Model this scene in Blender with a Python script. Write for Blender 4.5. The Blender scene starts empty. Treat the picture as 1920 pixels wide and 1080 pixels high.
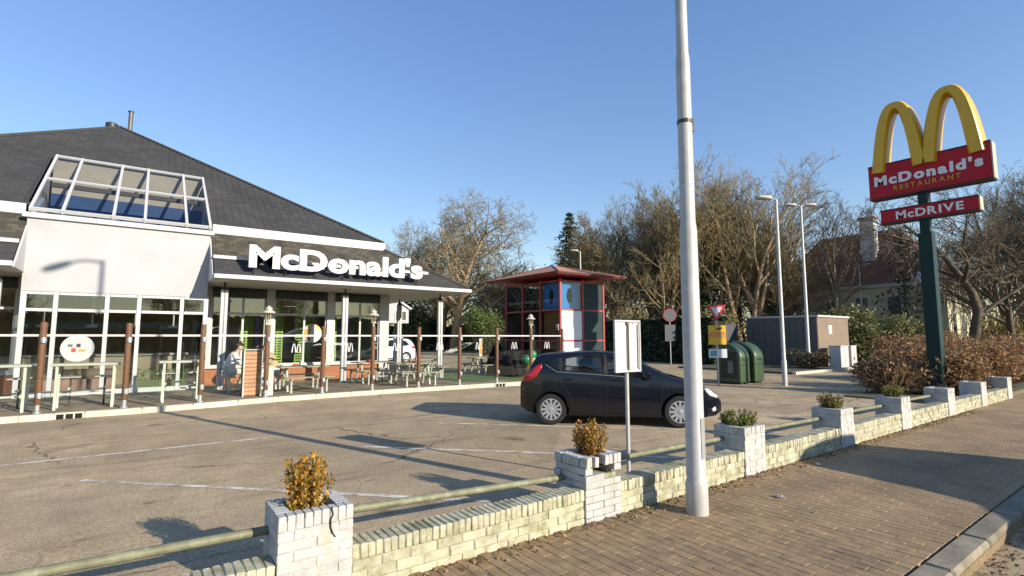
import bpy, bmesh, math, random
import numpy as np
from mathutils import Vector, Matrix, noise
random.seed(7); rng = np.random.default_rng(7)
R = math.radians; PI = math.pi
scn = bpy.context.scene
col = scn.collection

# ------------------------------------------------------------------ camera, sky, sun, exposure
cam_d = bpy.data.cameras.new('camera'); cam = bpy.data.objects.new('camera', cam_d); col.objects.link(cam)
cam.location = (0, 0, 1.75); cam.rotation_euler = (R(90 + 5.415), 0, R(-36))
cam_d.sensor_width = 36; cam_d.lens = 18.0; cam_d.clip_start = 0.05; cam_d.clip_end = 3000
scn.camera = cam
SUN_EL = R(20.4); sun_h = Vector((0.335, -0.942, 0)).normalized()
SUN_DIR = Vector((sun_h.x*math.cos(SUN_EL), sun_h.y*math.cos(SUN_EL), math.sin(SUN_EL)))
w = bpy.data.worlds.new('World'); scn.world = w; w.use_nodes = True
nt = w.node_tree; nt.nodes.clear()
sky = nt.nodes.new('ShaderNodeTexSky'); sky.sky_type = 'NISHITA'; sky.sun_disc = False
sky.sun_elevation = SUN_EL; sky.sun_rotation = math.atan2(sun_h.x, sun_h.y)
sky.air_density = 1.25; sky.dust_density = 0.15; sky.ozone_density = 3.0; sky.altitude = 0
bg = nt.nodes.new('ShaderNodeBackground'); bg.inputs['Strength'].default_value = 0.15
out = nt.nodes.new('ShaderNodeOutputWorld')
hs = nt.nodes.new('ShaderNodeHueSaturation'); hs.inputs['Saturation'].default_value = 1.36; hs.inputs['Hue'].default_value = .518; hs.inputs['Value'].default_value = 1.36; gm = nt.nodes.new('ShaderNodeGamma'); gm.inputs[1].default_value = .7; nt.links.new(sky.outputs[0], gm.inputs[0]); nt.links.new(gm.outputs[0], hs.inputs['Color']); nt.links.new(hs.outputs[0], bg.inputs[0]); nt.links.new(bg.outputs[0], out.inputs[0])
sd = bpy.data.lights.new('sun', 'SUN'); sd.energy = 5.0; sd.angle = R(0.5); sd.color = (1.0, 0.90, 0.75)
so = bpy.data.objects.new('sun', sd); col.objects.link(so); so.location = (0, -20, 40)
so.rotation_euler = SUN_DIR.to_track_quat('Z', 'Y').to_euler()
vs = scn.view_settings; vs.view_transform = 'Standard'; vs.look = 'None'; vs.gamma = 1; vs.exposure = 0.62
vs.use_curve_mapping = False
cy = scn.cycles; cy.use_denoising = True; cy.max_bounces = 7; cy.transparent_max_bounces = 24
cy.caustics_reflective = False; cy.caustics_refractive = False; cy.sample_clamp_indirect = 6

# ------------------------------------------------------------------ materials
MATS = {}
def M(name, c, rough=0.7, var=0.12, scale=6.0, bump=0.0, bscale=80.0, metal=0.0, rnd=0.0, c2=None, scale2=1.2, thr=0.55, spec=0.5, island=0.0, coat=0.0, sss=False, wpos=False):
    if name in MATS: return MATS[name]
    m = bpy.data.materials.new(name); m.use_nodes = True; t = m.node_tree; N = t.nodes; L = t.links
    b = N['Principled BSDF']; b.inputs['Roughness'].default_value = rough; b.inputs['Metallic'].default_value = metal
    b.inputs['Specular IOR Level'].default_value = spec
    if coat: b.inputs['Coat Weight'].default_value = coat; b.inputs['Coat Roughness'].default_value = 0.04
    tc = N.new('ShaderNodeTexCoord'); co = tc.outputs['Object']
    if wpos:
        g = N.new('ShaderNodeNewGeometry'); co = g.outputs['Position']
    n1 = N.new('ShaderNodeTexNoise'); n1.inputs['Scale'].default_value = scale; n1.inputs['Detail'].default_value = 5; n1.inputs['Roughness'].default_value = .65
    L.new(co, n1.inputs['Vector'])
    mr = N.new('ShaderNodeMapRange'); mr.inputs['From Min'].default_value = .3; mr.inputs['From Max'].default_value = .7
    mr.inputs['To Min'].default_value = 1-var; mr.inputs['To Max'].default_value = 1+var
    L.new(n1.outputs['Fac'], mr.inputs['Value'])
    fac = mr.outputs[0]
    def mul(a, bb):
        k = N.new('ShaderNodeMath'); k.operation = 'MULTIPLY'; L.new(a, k.inputs[0]); L.new(bb, k.inputs[1]); return k.outputs[0]
    if rnd or island:
        if island:
            g2 = N.new('ShaderNodeNewGeometry'); src = g2.outputs['Random Per Island']; amt = island
        else:
            oi = N.new('ShaderNodeObjectInfo'); src = oi.outputs['Random']; amt = rnd
        r2 = N.new('ShaderNodeMapRange'); r2.inputs['To Min'].default_value = 1-amt; r2.inputs['To Max'].default_value = 1+amt
        L.new(src, r2.inputs['Value']); fac = mul(fac, r2.outputs[0])
    rgb = N.new('ShaderNodeRGB'); rgb.outputs[0].default_value = (*c, 1); csrc = rgb.outputs[0]
    if c2 is not None:
        mx = N.new('ShaderNodeMix'); mx.data_type = 'RGBA'; mx.inputs[7].default_value = (*c2, 1); L.new(csrc, mx.inputs[6])
        if island:
            g3 = N.new('ShaderNodeNewGeometry'); mm = N.new('ShaderNodeMath'); mm.operation = 'MULTIPLY'; mm.inputs[1].default_value = 7.31
            L.new(g3.outputs['Random Per Island'], mm.inputs[0]); fr = N.new('ShaderNodeMath'); fr.operation = 'FRACT'; L.new(mm.outputs[0], fr.inputs[0]); f2 = fr.outputs[0]
        else:
            n2 = N.new('ShaderNodeTexNoise'); n2.inputs['Scale'].default_value = scale2; n2.inputs['Detail'].default_value = 6; n2.inputs['Roughness'].default_value = .7
            L.new(co, n2.inputs['Vector'])
            rp = N.new('ShaderNodeMapRange'); rp.inputs['From Min'].default_value = thr-.08; rp.inputs['From Max'].default_value = thr+.1; L.new(n2.outputs['Fac'], rp.inputs['Value']); f2 = rp.outputs[0]
        L.new(f2, mx.inputs[0]); csrc = mx.outputs[2]
    vm = N.new('ShaderNodeVectorMath'); vm.operation = 'SCALE'; L.new(csrc, vm.inputs[0]); L.new(fac, vm.inputs['Scale'])
    L.new(vm.outputs[0], b.inputs['Base Color'])
    if bump:
        n3 = N.new('ShaderNodeTexNoise'); n3.inputs['Scale'].default_value = bscale; n3.inputs['Detail'].default_value = 4
        L.new(co, n3.inputs['Vector'])
        bp = N.new('ShaderNodeBump'); bp.inputs['Strength'].default_value = bump; bp.inputs['Distance'].default_value = .01
        L.new(n3.outputs['Fac'], bp.inputs['Height']); L.new(bp.outputs[0], b.inputs['Normal'])
    if sss:   # thin leaf: some light comes through
        tr = N.new('ShaderNodeBsdfTranslucent'); L.new(vm.outputs[0], tr.inputs['Color'])
        ms = N.new('ShaderNodeMixShader'); ms.inputs[0].default_value = .3
        L.new(b.outputs[0], ms.inputs[1]); L.new(tr.outputs[0], ms.inputs[2]); L.new(ms.outputs[0], N['Material Output'].inputs['Surface'])
    MATS[name] = m; return m

def glass(name, tint=(.9, .95, .95), refl=1.0, rough=0.0):
    m = bpy.data.materials.new(name); m.use_nodes = True; t = m.node_tree; N = t.nodes; L = t.links
    N.remove(N['Principled BSDF'])
    tr = N.new('ShaderNodeBsdfTransparent'); tr.inputs[0].default_value = (*tint, 1)
    gl = N.new('ShaderNodeBsdfGlossy'); gl.inputs['Roughness'].default_value = rough
    # Schlick reflectance, the same from either face of the thin pane
    ge = N.new('ShaderNodeNewGeometry'); dt = N.new('ShaderNodeVectorMath'); dt.operation = 'DOT_PRODUCT'; L.new(ge.outputs['Incoming'], dt.inputs[0]); L.new(ge.outputs['Normal'], dt.inputs[1])
    def mth(op, a, b=None):
        k = N.new('ShaderNodeMath'); k.operation = op; L.new(a, k.inputs[0])
        if b is not None: k.inputs[1].default_value = b
        return k.outputs[0]
    inv = N.new('ShaderNodeMath'); inv.operation = 'SUBTRACT'; inv.inputs[0].default_value = 1.0; L.new(mth('ABSOLUTE', dt.outputs['Value']), inv.inputs[1]); inv.use_clamp = True
    sch = mth('ADD', mth('MULTIPLY', mth('POWER', inv.outputs[0], 5.0), .95), .045)
    mu = N.new('ShaderNodeMath'); mu.operation = 'MULTIPLY'; mu.inputs[1].default_value = refl; mu.use_clamp = True; L.new(sch, mu.inputs[0])
    tc = N.new('ShaderNodeTexCoord'); nz = N.new('ShaderNodeTexNoise'); nz.inputs['Scale'].default_value = 1.1; L.new(tc.outputs['Object'], nz.inputs['Vector'])
    bp = N.new('ShaderNodeBump'); bp.inputs['Strength'].default_value = .04; bp.inputs['Distance'].default_value = .03; L.new(nz.outputs[0], bp.inputs['Height']); L.new(bp.outputs[0], gl.inputs['Normal'])
    mx = N.new('ShaderNodeMixShader'); L.new(mu.outputs[0], mx.inputs[0]); L.new(tr.outputs[0], mx.inputs[1]); L.new(gl.outputs[0], mx.inputs[2])
    L.new(mx.outputs[0], N['Material Output'].inputs['Surface']); return m

WHITE = M('white_paint', (.475, .475, .475), .45, .04, 2.0, .05, 30)
WHITEW = M('white_render', (.395, .397, .405), .75, .05, .9, .08, 60, c2=(.355,.36,.365), scale2=.8, thr=.60)
CREAM = M('cream_paint', (.60, .58, .52), .6, .05, 3)
SOFFIT = M('soffit_board', (.58, .56, .50), .7, .05, 2)
DKPANEL = M('dark_fascia_panel', (.018, .018, .02), .35, .2, 3)
WHLET = M('white_acrylic', (.495, .497, .50), .35, .02, 3)
GLASSW = glass('shop_window_glass', (.92, .945, .94), 2.2)
GLASSS = glass('skylight_glass', (.62, .68, .72), .8)
GLASSF = glass('screen_glass', (.965, .985, .975), 1.0)
GLASSC = glass('car_glass', (.66, .70, .70), 1.4)
BRICKO = M('orange_brick_plinth', (.34, .13, .06), .85, .2, 12, .2, 60)
INTW = M('interior_wall', (.55, .45, .30), .8, .2, 2)
INTF = M('interior_floor', (.34, .29, .22), .5, .2, 2)
WOODP = M('brown_timber', (.13, .062, .028), .65, .25, 14, .25, 60)
GALV = M('galvanised_steel', (.44, .45, .45), .45, .1, 9, .05, 60, metal=.6)
GALVP = M('pale_galvanised_post', (.43, .42, .395), .55, .12, 7, .05, 60, metal=.15)
PALEG = M('pale_green_metal', (.52, .53, .45), .5, .08, 6)
DARKM = M('dark_metal', (.03, .032, .035), .5, .1, 6)
SLAB = M('kerb_concrete', (.52, .48, .37), .9, .16, 5, .3, 70, rnd=.08)

# ------------------------------------------------------------------ mesh builder
def wl(o):
    v = Vector((0, 0, 0))
    while o is not None: v += o.location; o = o.parent
    return v
class MB:
    def __init__(s, world=True): s.v = []; s.f = []; s.world = world
    def add(s, vs, fs):
        k = len(s.v); s.v += [tuple(p) for p in vs]; s.f += [tuple(i+k for i in f) for f in fs]; return s
    def box(s, x0, x1, y0, y1, z0, z1, bev=0.0):
        if x0 > x1: x0, x1 = x1, x0
        if y0 > y1: y0, y1 = y1, y0
        if bev <= 0:
            return s.add([(x0,y0,z0),(x1,y0,z0),(x1,y1,z0),(x0,y1,z0),(x0,y0,z1),(x1,y0,z1),(x1,y1,z1),(x0,y1,z1)],
                     [(0,3,2,1),(4,5,6,7),(0,1,5,4),(1,2,6,5),(2,3,7,6),(3,0,4,7)])
        b = min(bev, (x1-x0)*.45, (y1-y0)*.45, (z1-z0)*.45)
        def ring(xa, xb, ya, yb, z, c): return [(xa+c,ya,z),(xb-c,ya,z),(xb,ya+c,z),(xb,yb-c,z),(xb-c,yb,z),(xa+c,yb,z),(xa,yb-c,z),(xa,ya+c,z)]
        vs = ring(x0+b,x1-b,y0+b,y1-b,z0,b*.5)+ring(x0,x1,y0,y1,z0+b,b)+ring(x0,x1,y0,y1,z1-b,b)+ring(x0+b,x1-b,y0+b,y1-b,z1,b*.5)
        fs = [tuple(range(7,-1,-1)), tuple(range(24,32))]
        for r in range(3):
            for i in range(8): fs.append((r*8+i, r*8+(i+1)%8, r*8+8+(i+1)%8, r*8+8+i))
        return s.add(vs, fs)
    def tube(s, p, q, r0, r1=None, n=10, caps=True):
        r1 = r0 if r1 is None else r1
        p = Vector(p); q = Vector(q); d = (q-p).normalized()
        a = d.orthogonal().normalized(); b = d.cross(a)
        vs = []
        for c, r in ((p, r0), (q, r1)):
            for i in range(n):
                t = 2*PI*i/n; vs.append(c + a*(r*math.cos(t)) + b*(r*math.sin(t)))
        fs = [(i, (i+1) % n, n+(i+1) % n, n+i) for i in range(n)]
        if caps: fs += [tuple(range(n-1, -1, -1)), tuple(range(n, 2*n))]
        return s.add(vs, fs)
    def path(s, pts, r, n=8):
        for i in range(len(pts)-1): s.tube(pts[i], pts[i+1], r, r, n)
        return s
    def beam(s, p, q, wd, hd, up=(0,0,1)):
        p = Vector(p); q = Vector(q); d = (q-p).normalized(); u = Vector(up)
        a = d.cross(u)
        if a.length < 1e-4: a = d.orthogonal()
        a.normalize(); b = a.cross(d).normalized()
        vs = []
        for c in (p, q):
            for sx, sy in ((-1,-1),(1,-1),(1,1),(-1,1)): vs.append(c + a*(sx*wd/2) + b*(sy*hd/2))
        return s.add(vs, [(3,2,1,0),(4,5,6,7),(0,1,5,4),(1,2,6,5),(2,3,7,6),(3,0,4,7)])
    def lathe(s, prof, cx=0, cy=0, n=20, power=1.0):
        vs = []
        for r, z in prof:
            for i in range(n):
                t = 2*PI*i/n; c = math.cos(t); sn = math.sin(t)
                c = math.copysign(abs(c)**power, c); sn = math.copysign(abs(sn)**power, sn)
                vs.append((cx+r*c, cy+r*sn, z))
        m = len(prof); fs = []
        for j in range(m-1):
            for i in range(n): fs.append((j*n+i, j*n+(i+1) % n, (j+1)*n+(i+1) % n, (j+1)*n+i))
        fs += [tuple(range(n-1, -1, -1)), tuple(range((m-1)*n, m*n))]
        return s.add(vs, fs)
    def prism(s, poly, a0, a1, axis='y'):
        n = len(poly)
        def mk(p, a):
            return {'y': (p[0], a, p[1]), 'x': (a, p[0], p[1]), 'z': (p[0], p[1], a)}[axis]
        vs = [mk(p, a0) for p in poly] + [mk(p, a1) for p in poly]
        fs = [tuple(range(n)), tuple(range(2*n-1, n-1, -1))] + [(i, i+n, (i+1) % n + n, (i+1) % n) for i in range(n)]
        return s.add(vs, fs)
    def quad(s, *p): return s.add(p, [tuple(range(len(p)))])
    def build(s, name, mat, parent=None, smooth=False, kind=None):
        me = bpy.data.meshes.new(name); off = wl(parent) if (s.world and parent is not None) else Vector((0,0,0))
        me.from_pydata([(a-off.x, b-off.y, c-off.z) for a, b, c in s.v], [], s.f)
        bm = bmesh.new(); bm.from_mesh(me); bmesh.ops.recalc_face_normals(bm, faces=bm.faces); bm.to_mesh(me); bm.free()
        return obj(name, me, mat, parent, smooth, kind)
def obj(name, me, mat, parent=None, smooth=False, kind=None):
    o = bpy.data.objects.new(name, me); col.objects.link(o)
    if mat is not None and len(me.materials) == 0: me.materials.append(mat)
    if smooth:
        me.polygons.foreach_set('use_smooth', [True]*len(me.polygons))
        try: me.set_sharp_from_angle(angle=R(38))
        except Exception: pass
    if parent is not None: o.parent = parent
    if kind: o['kind'] = kind
    return o
def tag(o, label, cat, group=None):
    o['label'] = label; o['category'] = cat
    if group: o['group'] = group
    return o
def thing(name, label, cat, loc=(0,0,0), rz=0, group=None):
    o = bpy.data.objects.new(name, None); col.objects.link(o); o.location = loc; o.rotation_euler = (0,0,rz); o.empty_display_size = .2
    return tag(o, label, cat, group)
def structure(o): o['kind'] = 'structure'; return o
def copy_tree(o, parent=None):
    c = o.copy(); col.objects.link(c); c.parent = parent
    for ch in list(o.children): copy_tree(ch, c)
    return c
def np_mesh(name, V, Q):
    me = bpy.data.meshes.new(name); V = np.asarray(V, np.float32); Q = np.asarray(Q, np.int32); k = Q.shape[1]
    me.vertices.add(len(V)); me.vertices.foreach_set('co', V.ravel())
    me.loops.add(Q.size); me.loops.foreach_set('vertex_index', Q.ravel())
    me.polygons.add(len(Q)); me.polygons.foreach_set('loop_start', np.arange(0, Q.size, k, dtype=np.int32)); me.polygons.foreach_set('loop_total', np.full(len(Q), k, np.int32))
    me.update(calc_edges=True); me.validate(); return me
def leaf_quads(C, size, aspect=.55, up=.0, jitter=.5):
    """one bent-free leaf quad per centre, random orientation"""
    n = len(C); a = rng.normal(size=(n,3)); a[:,2] += up; a /= np.linalg.norm(a,axis=1)[:,None]
    b = rng.normal(size=(n,3)); b -= a*(a*b).sum(1)[:,None]; b /= np.linalg.norm(b,axis=1)[:,None]
    s = size*(1+jitter*(rng.random(n)*2-1)); a *= s[:,None]; b *= (s*aspect)[:,None]
    V = np.stack([C-a*.5, C+b*.5, C+a*.5, C-b*.5],1).reshape(-1,3); Q = np.arange(4*n).reshape(-1,4); return V, Q
_boxes = {}
def unit_box(key, sx, sy, sz, bev, jit=0.0):
    if key in _boxes: return _boxes[key]
    r = random.Random(str(key)); m = MB(False).box(-sx/2, sx/2, -sy/2, sy/2, -sz/2, sz/2, bev)
    me = bpy.data.meshes.new('brick_shape')
    if jit:
        m.v = [(x+r.uniform(-jit,jit), y+r.uniform(-jit,jit), z+r.uniform(-jit,jit)) for x,y,z in m.v]
    me.from_pydata(m.v, [], m.f); _boxes[key] = me; return me

# ------------------------------------------------------------------ text
def glyph_mesh(ch, size, depth, bold=0.0, xs=1.0):
    cu = bpy.data.curves.new('glyph', 'FONT'); cu.body = ch; cu.size = size; cu.extrude = depth/2; cu.offset = bold; cu.resolution_u = 4
    o = bpy.data.objects.new('glyph', cu); col.objects.link(o)
    dg = bpy.context.evaluated_depsgraph_get(); me = bpy.data.meshes.new_from_object(o.evaluated_get(dg))
    bpy.data.objects.remove(o); bpy.data.curves.remove(cu)
    co = np.empty(len(me.vertices)*3, np.float32); me.vertices.foreach_get('co', co); co = co.reshape(-1,3)
    co[:,0] *= xs; x0, x1 = co[:,0].min(), co[:,0].max(); co[:,0] -= x0; me.vertices.foreach_set('co', co.ravel()); me.update()
    return me, x1-x0
def lay_text(s, capheight, depth, bold, width, gap):
    """list of (char, mesh, x) with the line scaled to the wanted width"""
    size = capheight/0.73; res = []; tot = 0
    raw = [glyph_mesh(c, size, depth, bold*size) for c in s]
    nat = sum(wd for _, wd in raw); k = (width-gap*(len(s)-1))/nat; x = 0
    for c, (me, wd) in zip(s, raw):
        co = np.empty(len(me.vertices)*3, np.float32); me.vertices.foreach_get('co', co); co = co.reshape(-1,3); co[:,0] *= k
        me.vertices.foreach_set('co', co.ravel()); me.update(); res.append((c, me, x)); x += wd*k+gap
    return res
def put_text(s, parent, origin, xdir, ydir, capheight, depth, bold, width, gap, mat, name='letter'):
    X = Vector(xdir).normalized(); Y = Vector(ydir).normalized(); Z = X.cross(Y)
    rot = Matrix((X, Y, Z)).transposed().to_4x4(); off = wl(parent) if parent else Vector((0,0,0))
    for c, me, x in lay_text(s, capheight, depth, bold, width, gap):
        o = obj(name, me, mat, parent); o.matrix_local = Matrix.Translation(Vector(origin)-off+X*x) @ rot
def arches_logo(parent, origin, xdir, ydir, width, height, depth, mat, stroke=.17, name='logo', section=None):
    """the two-arch emblem as one solid ribbon of square section"""
    X = Vector(xdir).normalized(); Y = Vector(ydir).normalized(); Z = X.cross(Y); off = wl(parent)
    O = Vector(origin)-off; m = MB(False); st = stroke*width
    for k in (0, 1):
        half = width/4; cx = width*(.25+.5*k); n = 18
        outer = []; inner = []
        for i in range(n+1):
            t = -1+2*i/n
            yo = height*(1-abs(t)**2.6); yi = (height-st*.75)*(1-abs(t)**2.4)
            xo = half*t; xi = (half-st)*t
            outer.append((cx+xo, yo)); inner.append((cx+xi, yi))
        for i in range(n):
            q = [outer[i], outer[i+1], inner[i+1], inner[i]]
            vs = [O+X*a+Y*b+Z*(depth/2) for a, b in q]+[O+X*a+Y*b-Z*(depth/2) for a, b in q]
            fs = [(0,1,2,3),(7,6,5,4),(0,4,5,1),(2,6,7,3)]
            if i == 0: fs.append((0,3,7,4))
            if i == n-1: fs.append((1,5,6,2))
            m.add(vs, fs)
    return m.build(name, mat, parent)

# ------------------------------------------------------------------ ground
def asphalt():
    m = bpy.data.materials.new('worn_asphalt'); m.use_nodes = True; t = m.node_tree; N = t.nodes; L = t.links; b = N['Principled BSDF']
    b.inputs['Roughness'].default_value = .93; b.inputs['Specular IOR Level'].default_value = .15
    g = N.new('ShaderNodeNewGeometry'); P = g.outputs['Position']
    def nz(sc, det=5, ro=.6, vec=P):
        n = N.new('ShaderNodeTexNoise'); n.inputs['Scale'].default_value = sc; n.inputs['Detail'].default_value = det; n.inputs['Roughness'].default_value = ro; L.new(vec, n.inputs['Vector']); return n.outputs['Fac']
    def ramp(f, a, b_, c0, c1):
        r = N.new('ShaderNodeMapRange'); r.inputs['From Min'].default_value = a; r.inputs['From Max'].default_value = b_; r.inputs['To Min'].default_value = c0; r.inputs['To Max'].default_value = c1; L.new(f, r.inputs['Value']); return r.outputs[0]
    def mul(a, c):
        k = N.new('ShaderNodeMath'); k.operation = 'MULTIPLY'; L.new(a, k.inputs[0]); L.new(c, k.inputs[1]); return k.outputs[0]
    big = ramp(nz(.22, 4), .3, .7, .78, 1.20); mid = ramp(nz(1.7, 6, .7), .3, .7, .82, 1.18)
    fine = ramp(nz(95, 2, .8), .3, .7, .42, 1.7); fine2 = ramp(nz(28, 3, .7), .3, .7, .70, 1.32)
    # dark oil stains and long tyre smears
    mp = N.new('ShaderNodeMapping'); mp.inputs['Scale'].default_value = (.18, 1.6, 1); mp.inputs['Rotation'].default_value = (0, 0, R(-8)); L.new(P, mp.inputs[0])
    sm = ramp(nz(1.4, 5, .6, mp.outputs[0]), .56, .70, 1.0, .68); oil = ramp(nz(1.15, 6, .75), .60, .72, 1.0, .45)
    spots = ramp(nz(.62, 3, .5), .66, .70, 1.0, .58)      # dark drip patches
    wv = N.new('ShaderNodeTexNoise'); wv.inputs['Scale'].default_value = 1.6; wv.inputs['Detail'].default_value = 5; L.new(P, wv.inputs['Vector'])
    wp = N.new('ShaderNodeVectorMath'); wp.operation = 'MULTIPLY_ADD'; wp.inputs[1].default_value = (.7, .7, 0); L.new(wv.outputs['Color'], wp.inputs[0]); L.new(P, wp.inputs[2])
    vo = N.new('ShaderNodeTexVoronoi'); vo.feature = 'DISTANCE_TO_EDGE'; vo.inputs['Scale'].default_value = .33; L.new(wp.outputs[0], vo.inputs['Vector'])
    cr = ramp(vo.outputs['Distance'], .0015, .006, .45, 1.0); cm = ramp(nz(.35, 2, .5), .48, .56, 0, 1)
    cx = N.new('ShaderNodeMix'); cx.data_type = 'FLOAT'; cx.inputs[2].default_value = 1.0; L.new(cm, cx.inputs[0]); L.new(cr, cx.inputs[3])
    # squarish repair patches of a different tone
    vp = N.new('ShaderNodeTexVoronoi'); vp.distance = 'CHEBYCHEV'; vp.inputs['Scale'].default_value = .22; L.new(P, vp.inputs['Vector'])
    sx = N.new('ShaderNodeSeparateColor'); L.new(vp.outputs['Color'], sx.inputs[0]); pt = ramp(sx.outputs[0], .0, 1.0, .90, 1.08)
    f = mul(mul(mul(big, mid), mul(fine, fine2)), mul(mul(sm, oil), mul(mul(spots, pt), cx.outputs[0])))
    a = N.new('ShaderNodeMix'); a.data_type = 'RGBA'; a.inputs[6].default_value = (.405, .308, .185, 1); a.inputs[7].default_value = (.335, .262, .168, 1); L.new(ramp(nz(.5, 4), .35, .65, 0, 1), a.inputs[0])
    # pale grit
    gr = N.new('ShaderNodeMix'); gr.data_type = 'RGBA'; gr.inputs[7].default_value = (.45, .42, .38, 1); L.new(a.outputs[2], gr.inputs[6]); L.new(ramp(nz(60, 1, .5), .72, .76, 0, .8), gr.inputs[0])
    v = N.new('ShaderNodeVectorMath'); v.operation = 'SCALE'; L.new(gr.outputs[2], v.inputs[0]); L.new(f, v.inputs['Scale']); L.new(v.outputs[0], b.inputs['Base Color'])
    bp = N.new('ShaderNodeBump'); bp.inputs['Strength'].default_value = .35; bp.inputs['Distance'].default_value = .008; L.new(nz(110, 2, .7), bp.inputs['Height']); L.new(bp.outputs[0], b.inputs['Normal'])
    return m
ASPH = asphalt()
SOIL = M('soil_and_grass', (.075, .066, .038), .95, .35, 1.5, .4, 20, c2=(.065, .085, .03), scale2=.35, wpos=True)
PAVE = M('brown_clay_paver', (.29, .195, .10), .9, .26, 7, .35, 90, rnd=.07, c2=(.20, .142, .080), scale2=.9, thr=.53, wpos=True)
PAVEJ = M('paver_joint_sand', (.215, .152, .082), .95, .25, 20, .3, 60, wpos=True, c2=(.055, .062, .028), scale2=1.6, thr=.6)
PAVEI = M('brown_clay_pavers', (.275, .186, .097), .9, .30, 1.1, .3, 90, island=.06, wpos=True)
TERR = M('terrace_paving', (.25, .205, .135), .9, .3, 3, .25, 50, wpos=True, c2=(.12,.11,.075), scale2=.7)
PAINT = M('worn_white_line', (.70, .66, .58), .8, .3, 30, .2, 60, c2=(.33,.255,.165), scale2=2.6, thr=.50, wpos=True)

S = 1500
structure(MB().quad((-S,-S,-.13),(S,-S,-.13),(S,S,-.13),(-S,S,-.13)).build('terrain', SOIL))
structure(MB().box(-60, 200, -5.6, 1.30, -.125, -.11).build('road', ASPH))
structure(MB().box(-40, 33.8, 3.80, 70, -.12, 0).build('parking_lot', ASPH))
side = structure(MB().box(-40, 120, 1.50, 3.80, -.12, -.012).build('pavement', PAVEJ))
# pavers: stretcher rows running away from the road
pv = [unit_box(('pv', i), .0988, .1988, .06, .004, .0010) for i in range(5)]
rest = MB(); near = []
for i in range(0, 160):
    x = .55+i*.1005
    off = 0.1 if i % 2 else 0.0
    for j in range(-1, 11):
        y = 1.60+off+j*.2005
        if y-.1 < 1.49 or y+.1 > 3.80: continue
        if x/ (y*0+1) < .4: continue
        near.append(((x*x+y*y)**.5, x, y))
near.sort(); k = 0
def infr(x, y):
    xx = x*math.cos(R(36))-y*math.sin(R(36)); ff = x*math.sin(R(36))+y*math.cos(R(36))
    return ff > .5 and -1.02 < xx/ff < 1.02 and 1.75*960/ff < 450+40
for d, x, y in near:
    z = -.03+random.uniform(-.0015, .0015)
    if infr(x, y) and k < 295:
        o = bpy.data.objects.new('paver', random.choice(pv)); col.objects.link(o); o.parent = side; o.location = (x, y, z); o.rotation_euler = (random.gauss(0,.004), random.gauss(0,.004), random.gauss(0,.006)); k += 1
        if not o.data.materials: o.data.materials.append(PAVE)
    else:
        rest.box(x-.0494, x+.0494, y-.0994, y+.0994, z-.03, z+.03, .004)
for i in range(0, 160):      # half pavers closing the rows at the kerb
    if i % 2: x = .55+i*.1005; rest.box(x-.0494, x+.0494, 1.506, 1.598, -.06, random.uniform(-.0015, .0015), .004)
rest.build('paver_rest', PAVEI, side, kind='stuff')
structure(MB().box(16.65, 120, 1.51, 3.79, -.1, -.004).build('pavement_beyond', M('far_pavers', (.27, .182, .096), .9, .3, 1.2, .3, 40, wpos=True)))
# kerb stones between pavement and road
kerbr = structure(MB().box(-40, 120, 1.285, 1.503, -.13, -.04).build('road_kerb', PAVEJ))
ks = unit_box('rk', .985, .20, .11, .02, .003)
ks.materials.append(M('road_kerb_stone', (.21, .18, .125), .9, .35, 6, .3, 60, rnd=.12))
for i in range(0, 24):
    o = bpy.data.objects.new('kerb_stone', ks); col.objects.link(o); o.parent = kerbr; o.location = (1.5+i, 1.39, -.045)
# terrace
KP = [(-14,14.45),(-6,14.5),(.5,14.62),(3.1,15.08),(6,15.16),(11.4,14.93),(19.0,14.55)]
def kerb_t(x):
    for (a,b),(c,d) in zip(KP, KP[1:]):
        if a <= x <= c: return b+(d-b)*(x-a)/(c-a)
    return KP[-1][1]
tp = [(x, y+.1) for x, y in KP]+[(19.0,22.3),(8.0,22.3),(8.0,20.4),(-14,20.4)]
terr = structure(MB().prism(tp, -.1, .118, 'z').build('terrace', TERR))
kt = structure(MB().prism([(x, y+.01) for x, y in KP]+[(x, y+.13) for x, y in KP[::-1]], -.1, .10, 'z').build('terrace_kerb', SLAB))
x = -7.9; kmesh = {}
drains = [(-1.35, -.85), (10.15, 10.6)]
while x < 18.6:
    ln = 1.0
    for a, b in drains:
        if a-.99 < x < a: ln = a-x
        if a-.01 <= x < b: ln = 0; x = b
    if ln < .08: x += max(ln, .0); ln = 1.0
    p = Vector((x, kerb_t(x), 0)); q = Vector((x+ln, kerb_t(x+ln), 0)); c = (p+q)/2
    key = round(ln, 2)
    if key not in kmesh:
        kmesh[key] = unit_box(('tk', key), ln-.008, .16, .235, .012, .001); kmesh[key].materials.append(SLAB)
    o = bpy.data.objects.new('kerb_stone', kmesh[key]); col.objects.link(o); o.parent = kt; o.location = (c.x, c.y+.07, .01); o.rotation_euler = (0,0,math.atan2(q.y-p.y, q.x-p.x)); x += ln
for (a, b), lb in zip(drains, ('black kerb drain inlet with three slots near the left bar tables', 'black kerb drain inlet with three slots left of the parked dark hatchback')):
    yy = kerb_t((a+b)/2); g = thing('kerb_drain', lb, 'drain', ((a+b)/2, yy, 0), 0, 'drain inlets in the terrace kerb')
    MB().box(a+.006, b-.006, yy-.012, yy+.13, .105, .135).build('cover', SLAB, g)
    MB().box(a+.006, b-.006, yy-.004, yy+.007, .004, .104).build('back', M('drain_black',(.004,.004,.004),.9,.1), g)
    for i in range(4):
        xx = a+.006+(b-a-.042)*i/3; MB().box(xx, xx+.03, yy-.014, yy-.0041, .003, .104).build('bar', SLAB, g)
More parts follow.
